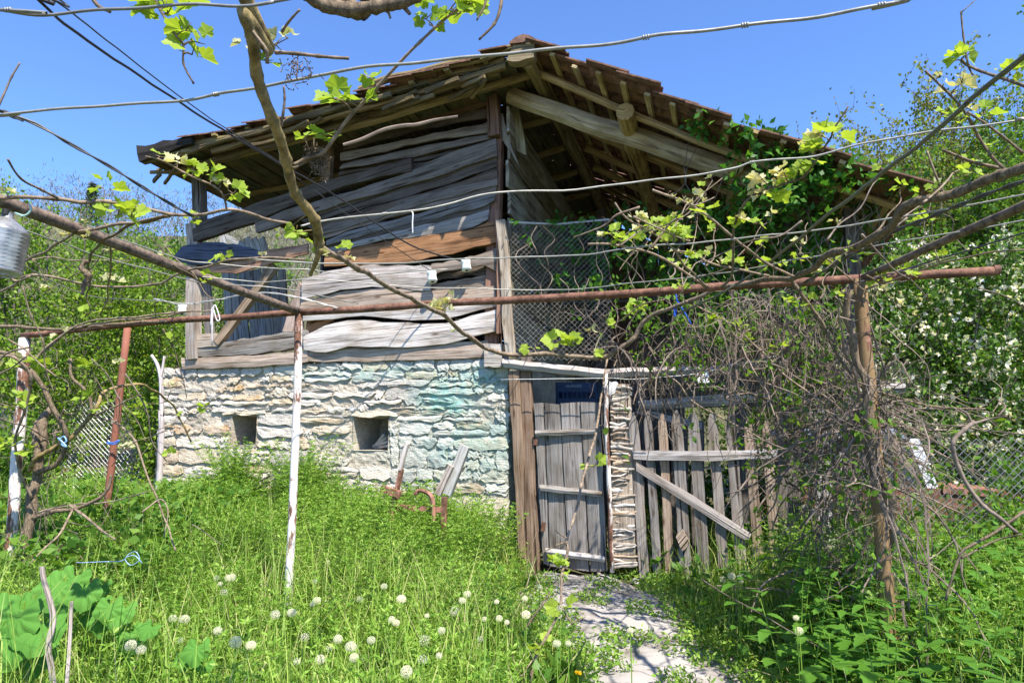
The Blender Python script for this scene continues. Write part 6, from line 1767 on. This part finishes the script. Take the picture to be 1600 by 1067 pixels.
dand = [(512,879),(492,908),(488,944),(495,938),(528,998),(338,903),(356,903),(362,902),(344,912),(350,925),(270,966),(288,967),(204,1008),(282,1000),(368,1003),(392,1008),(116,932),(58,936),(40,955),(430,960),(456,957),(476,995),(548,1010),(553,1027),(500,1030),(464,1033),(580,1000),(600,916),(627,936),(562,936),(612,968),(619,973),(667,962),(660,1030),(635,1049),(686,1024),(730,928),(663,1000),(780,966),(792,972),(757,967),(750,998),(820,935),(843,917),(822,960),(875,950),(888,1005),(870,1005),(722,938),(1130,905),(1143,900),(1158,908),(1155,902),(1164,897),(1244,965),(1249,985),(985,985),(25,960),(710,955),(776,940),(340,985),(515,1012),(220,1015),(690,985)]
for k, (px, py) in enumerate(dand):
    big = py > 1020 or random.random() < .35
    dpt = min(5.4, max(2.95, (EYE - random.uniform(.46, .60)) * FPX / (py - 683)))
    if px > 1100 and py < 915: dpt = 5.0
    q = at(px, py, dpt); g0_ = gz(q[0], q[1])
    rt = empty('dandelion', (q[0], q[1], g0_), *(('white dandelion seed head on a thin stalk in the long grass left of the path', 'dandelion', 'dandelion seed heads in the meadow') if px < 930 else ('dandelion seed head in the cluster below the right end of the picket gate', 'dandelion', 'dandelion seed heads by the gate') if py < 915 else ('dandelion seed head among the nettles, ' + ('upper of two' if py < 975 else 'lower of two'), 'dandelion', None) if px > 1100 else ('lone dandelion seed head on the trodden path', 'dandelion', None)))
    V, F, U = tube(spline(np.array([[q[0] + random.uniform(-.05, .05), q[1] + random.uniform(-.05, .05), g0_], [q[0], q[1], (g0_ + q[2]) / 2], q]), 3), .0028, 5); obj('stem', V, F, M['galium'], rt)
    s_ = random.choice([random.uniform(.014, .022), random.uniform(.02, .029)]) * (1.0 if dpt < 4.5 else 1.15)
    rot = Matrix.Rotation(random.uniform(-.4, .4), 3, 'X') @ Matrix.Rotation(random.uniform(0, 6), 3, 'Z')
    link('seed_head', HALF if k % 4 == 1 else PUFF, q, rt, None, None, rot, (s_, s_, s_ * random.uniform(.8, 1))); link('seed_core', CORE, q, rt, None, None, rot, s_)
for (px, py, lab) in ((291, 1030, 'yellow dandelion flower low in the grass on the left'), (903, 1052, 'yellow dandelion flower at the edge of the path')):
    q = at(px, py, 3.6); r5 = np.random.default_rng(px)
    rt = empty('flower', (q[0], q[1], gz(q[0], q[1])), lab, 'flower')
    O = np.repeat(q[None], 60, 0); V, F = leafquads(O, r5.normal(size=(60, 3)) * [1, 1, .4] + [0, -.2, .5], .020, .16, .3, px); obj('petals', V, F, M['yellow'], rt)
    V, F, U = tube(np.array([[q[0], q[1], gz(q[0], q[1])], q]), .0025, 5); obj('stem', V, F, M['galium'], rt)
r3 = np.random.default_rng(91); g_ = G()
X, Y, _r = scatter(2600, -6, 5, 2.8, 7.8, 92, lambda a, b: .15 + .85 * (fnoise(a * 1.7, b * 1.7, 6) > .25))
for x, y in zip(X, Y):
    a = np.array([x, y, gz(x, y)]); d_ = nrm(r3.normal(size=3) * [1, 1, .6] + [0, 0, .9]); ln = r3.uniform(.2, .65)
    g_.add(*tube(np.array([a, a + d_ * ln * .5, a + d_ * ln + r3.normal(size=3) * .05]), [.0025, .001], 3, False))
setp(g_.build('dry_stalks', M['straw'], None, None, False, 'stuff'), 'straw coloured dead stalks standing and lying in the meadow', 'dry stalks')
# dry fallen twigs lying in the grass
for k, (a, b, lab) in enumerate((((300, 820, 5.6), (345, 850, 5.4), 'dry stalk lying in the weeds below the left window'), ((1095, 905, 4.7), (1330, 1040, 3.7), 'long dry stalk slanting over the nettles'), ((1120, 915, 4.8), (1300, 930, 4.4), 'dry stalk lying level above the nettle bed'))):
    V, F, U = tube(wob(resample([at(*a), at(*b)], 12), .004), [.004, .0025], 5); setp(obj('dry_stalk', V, F, M['deadtwig'], None, None, U), lab, 'stalk')
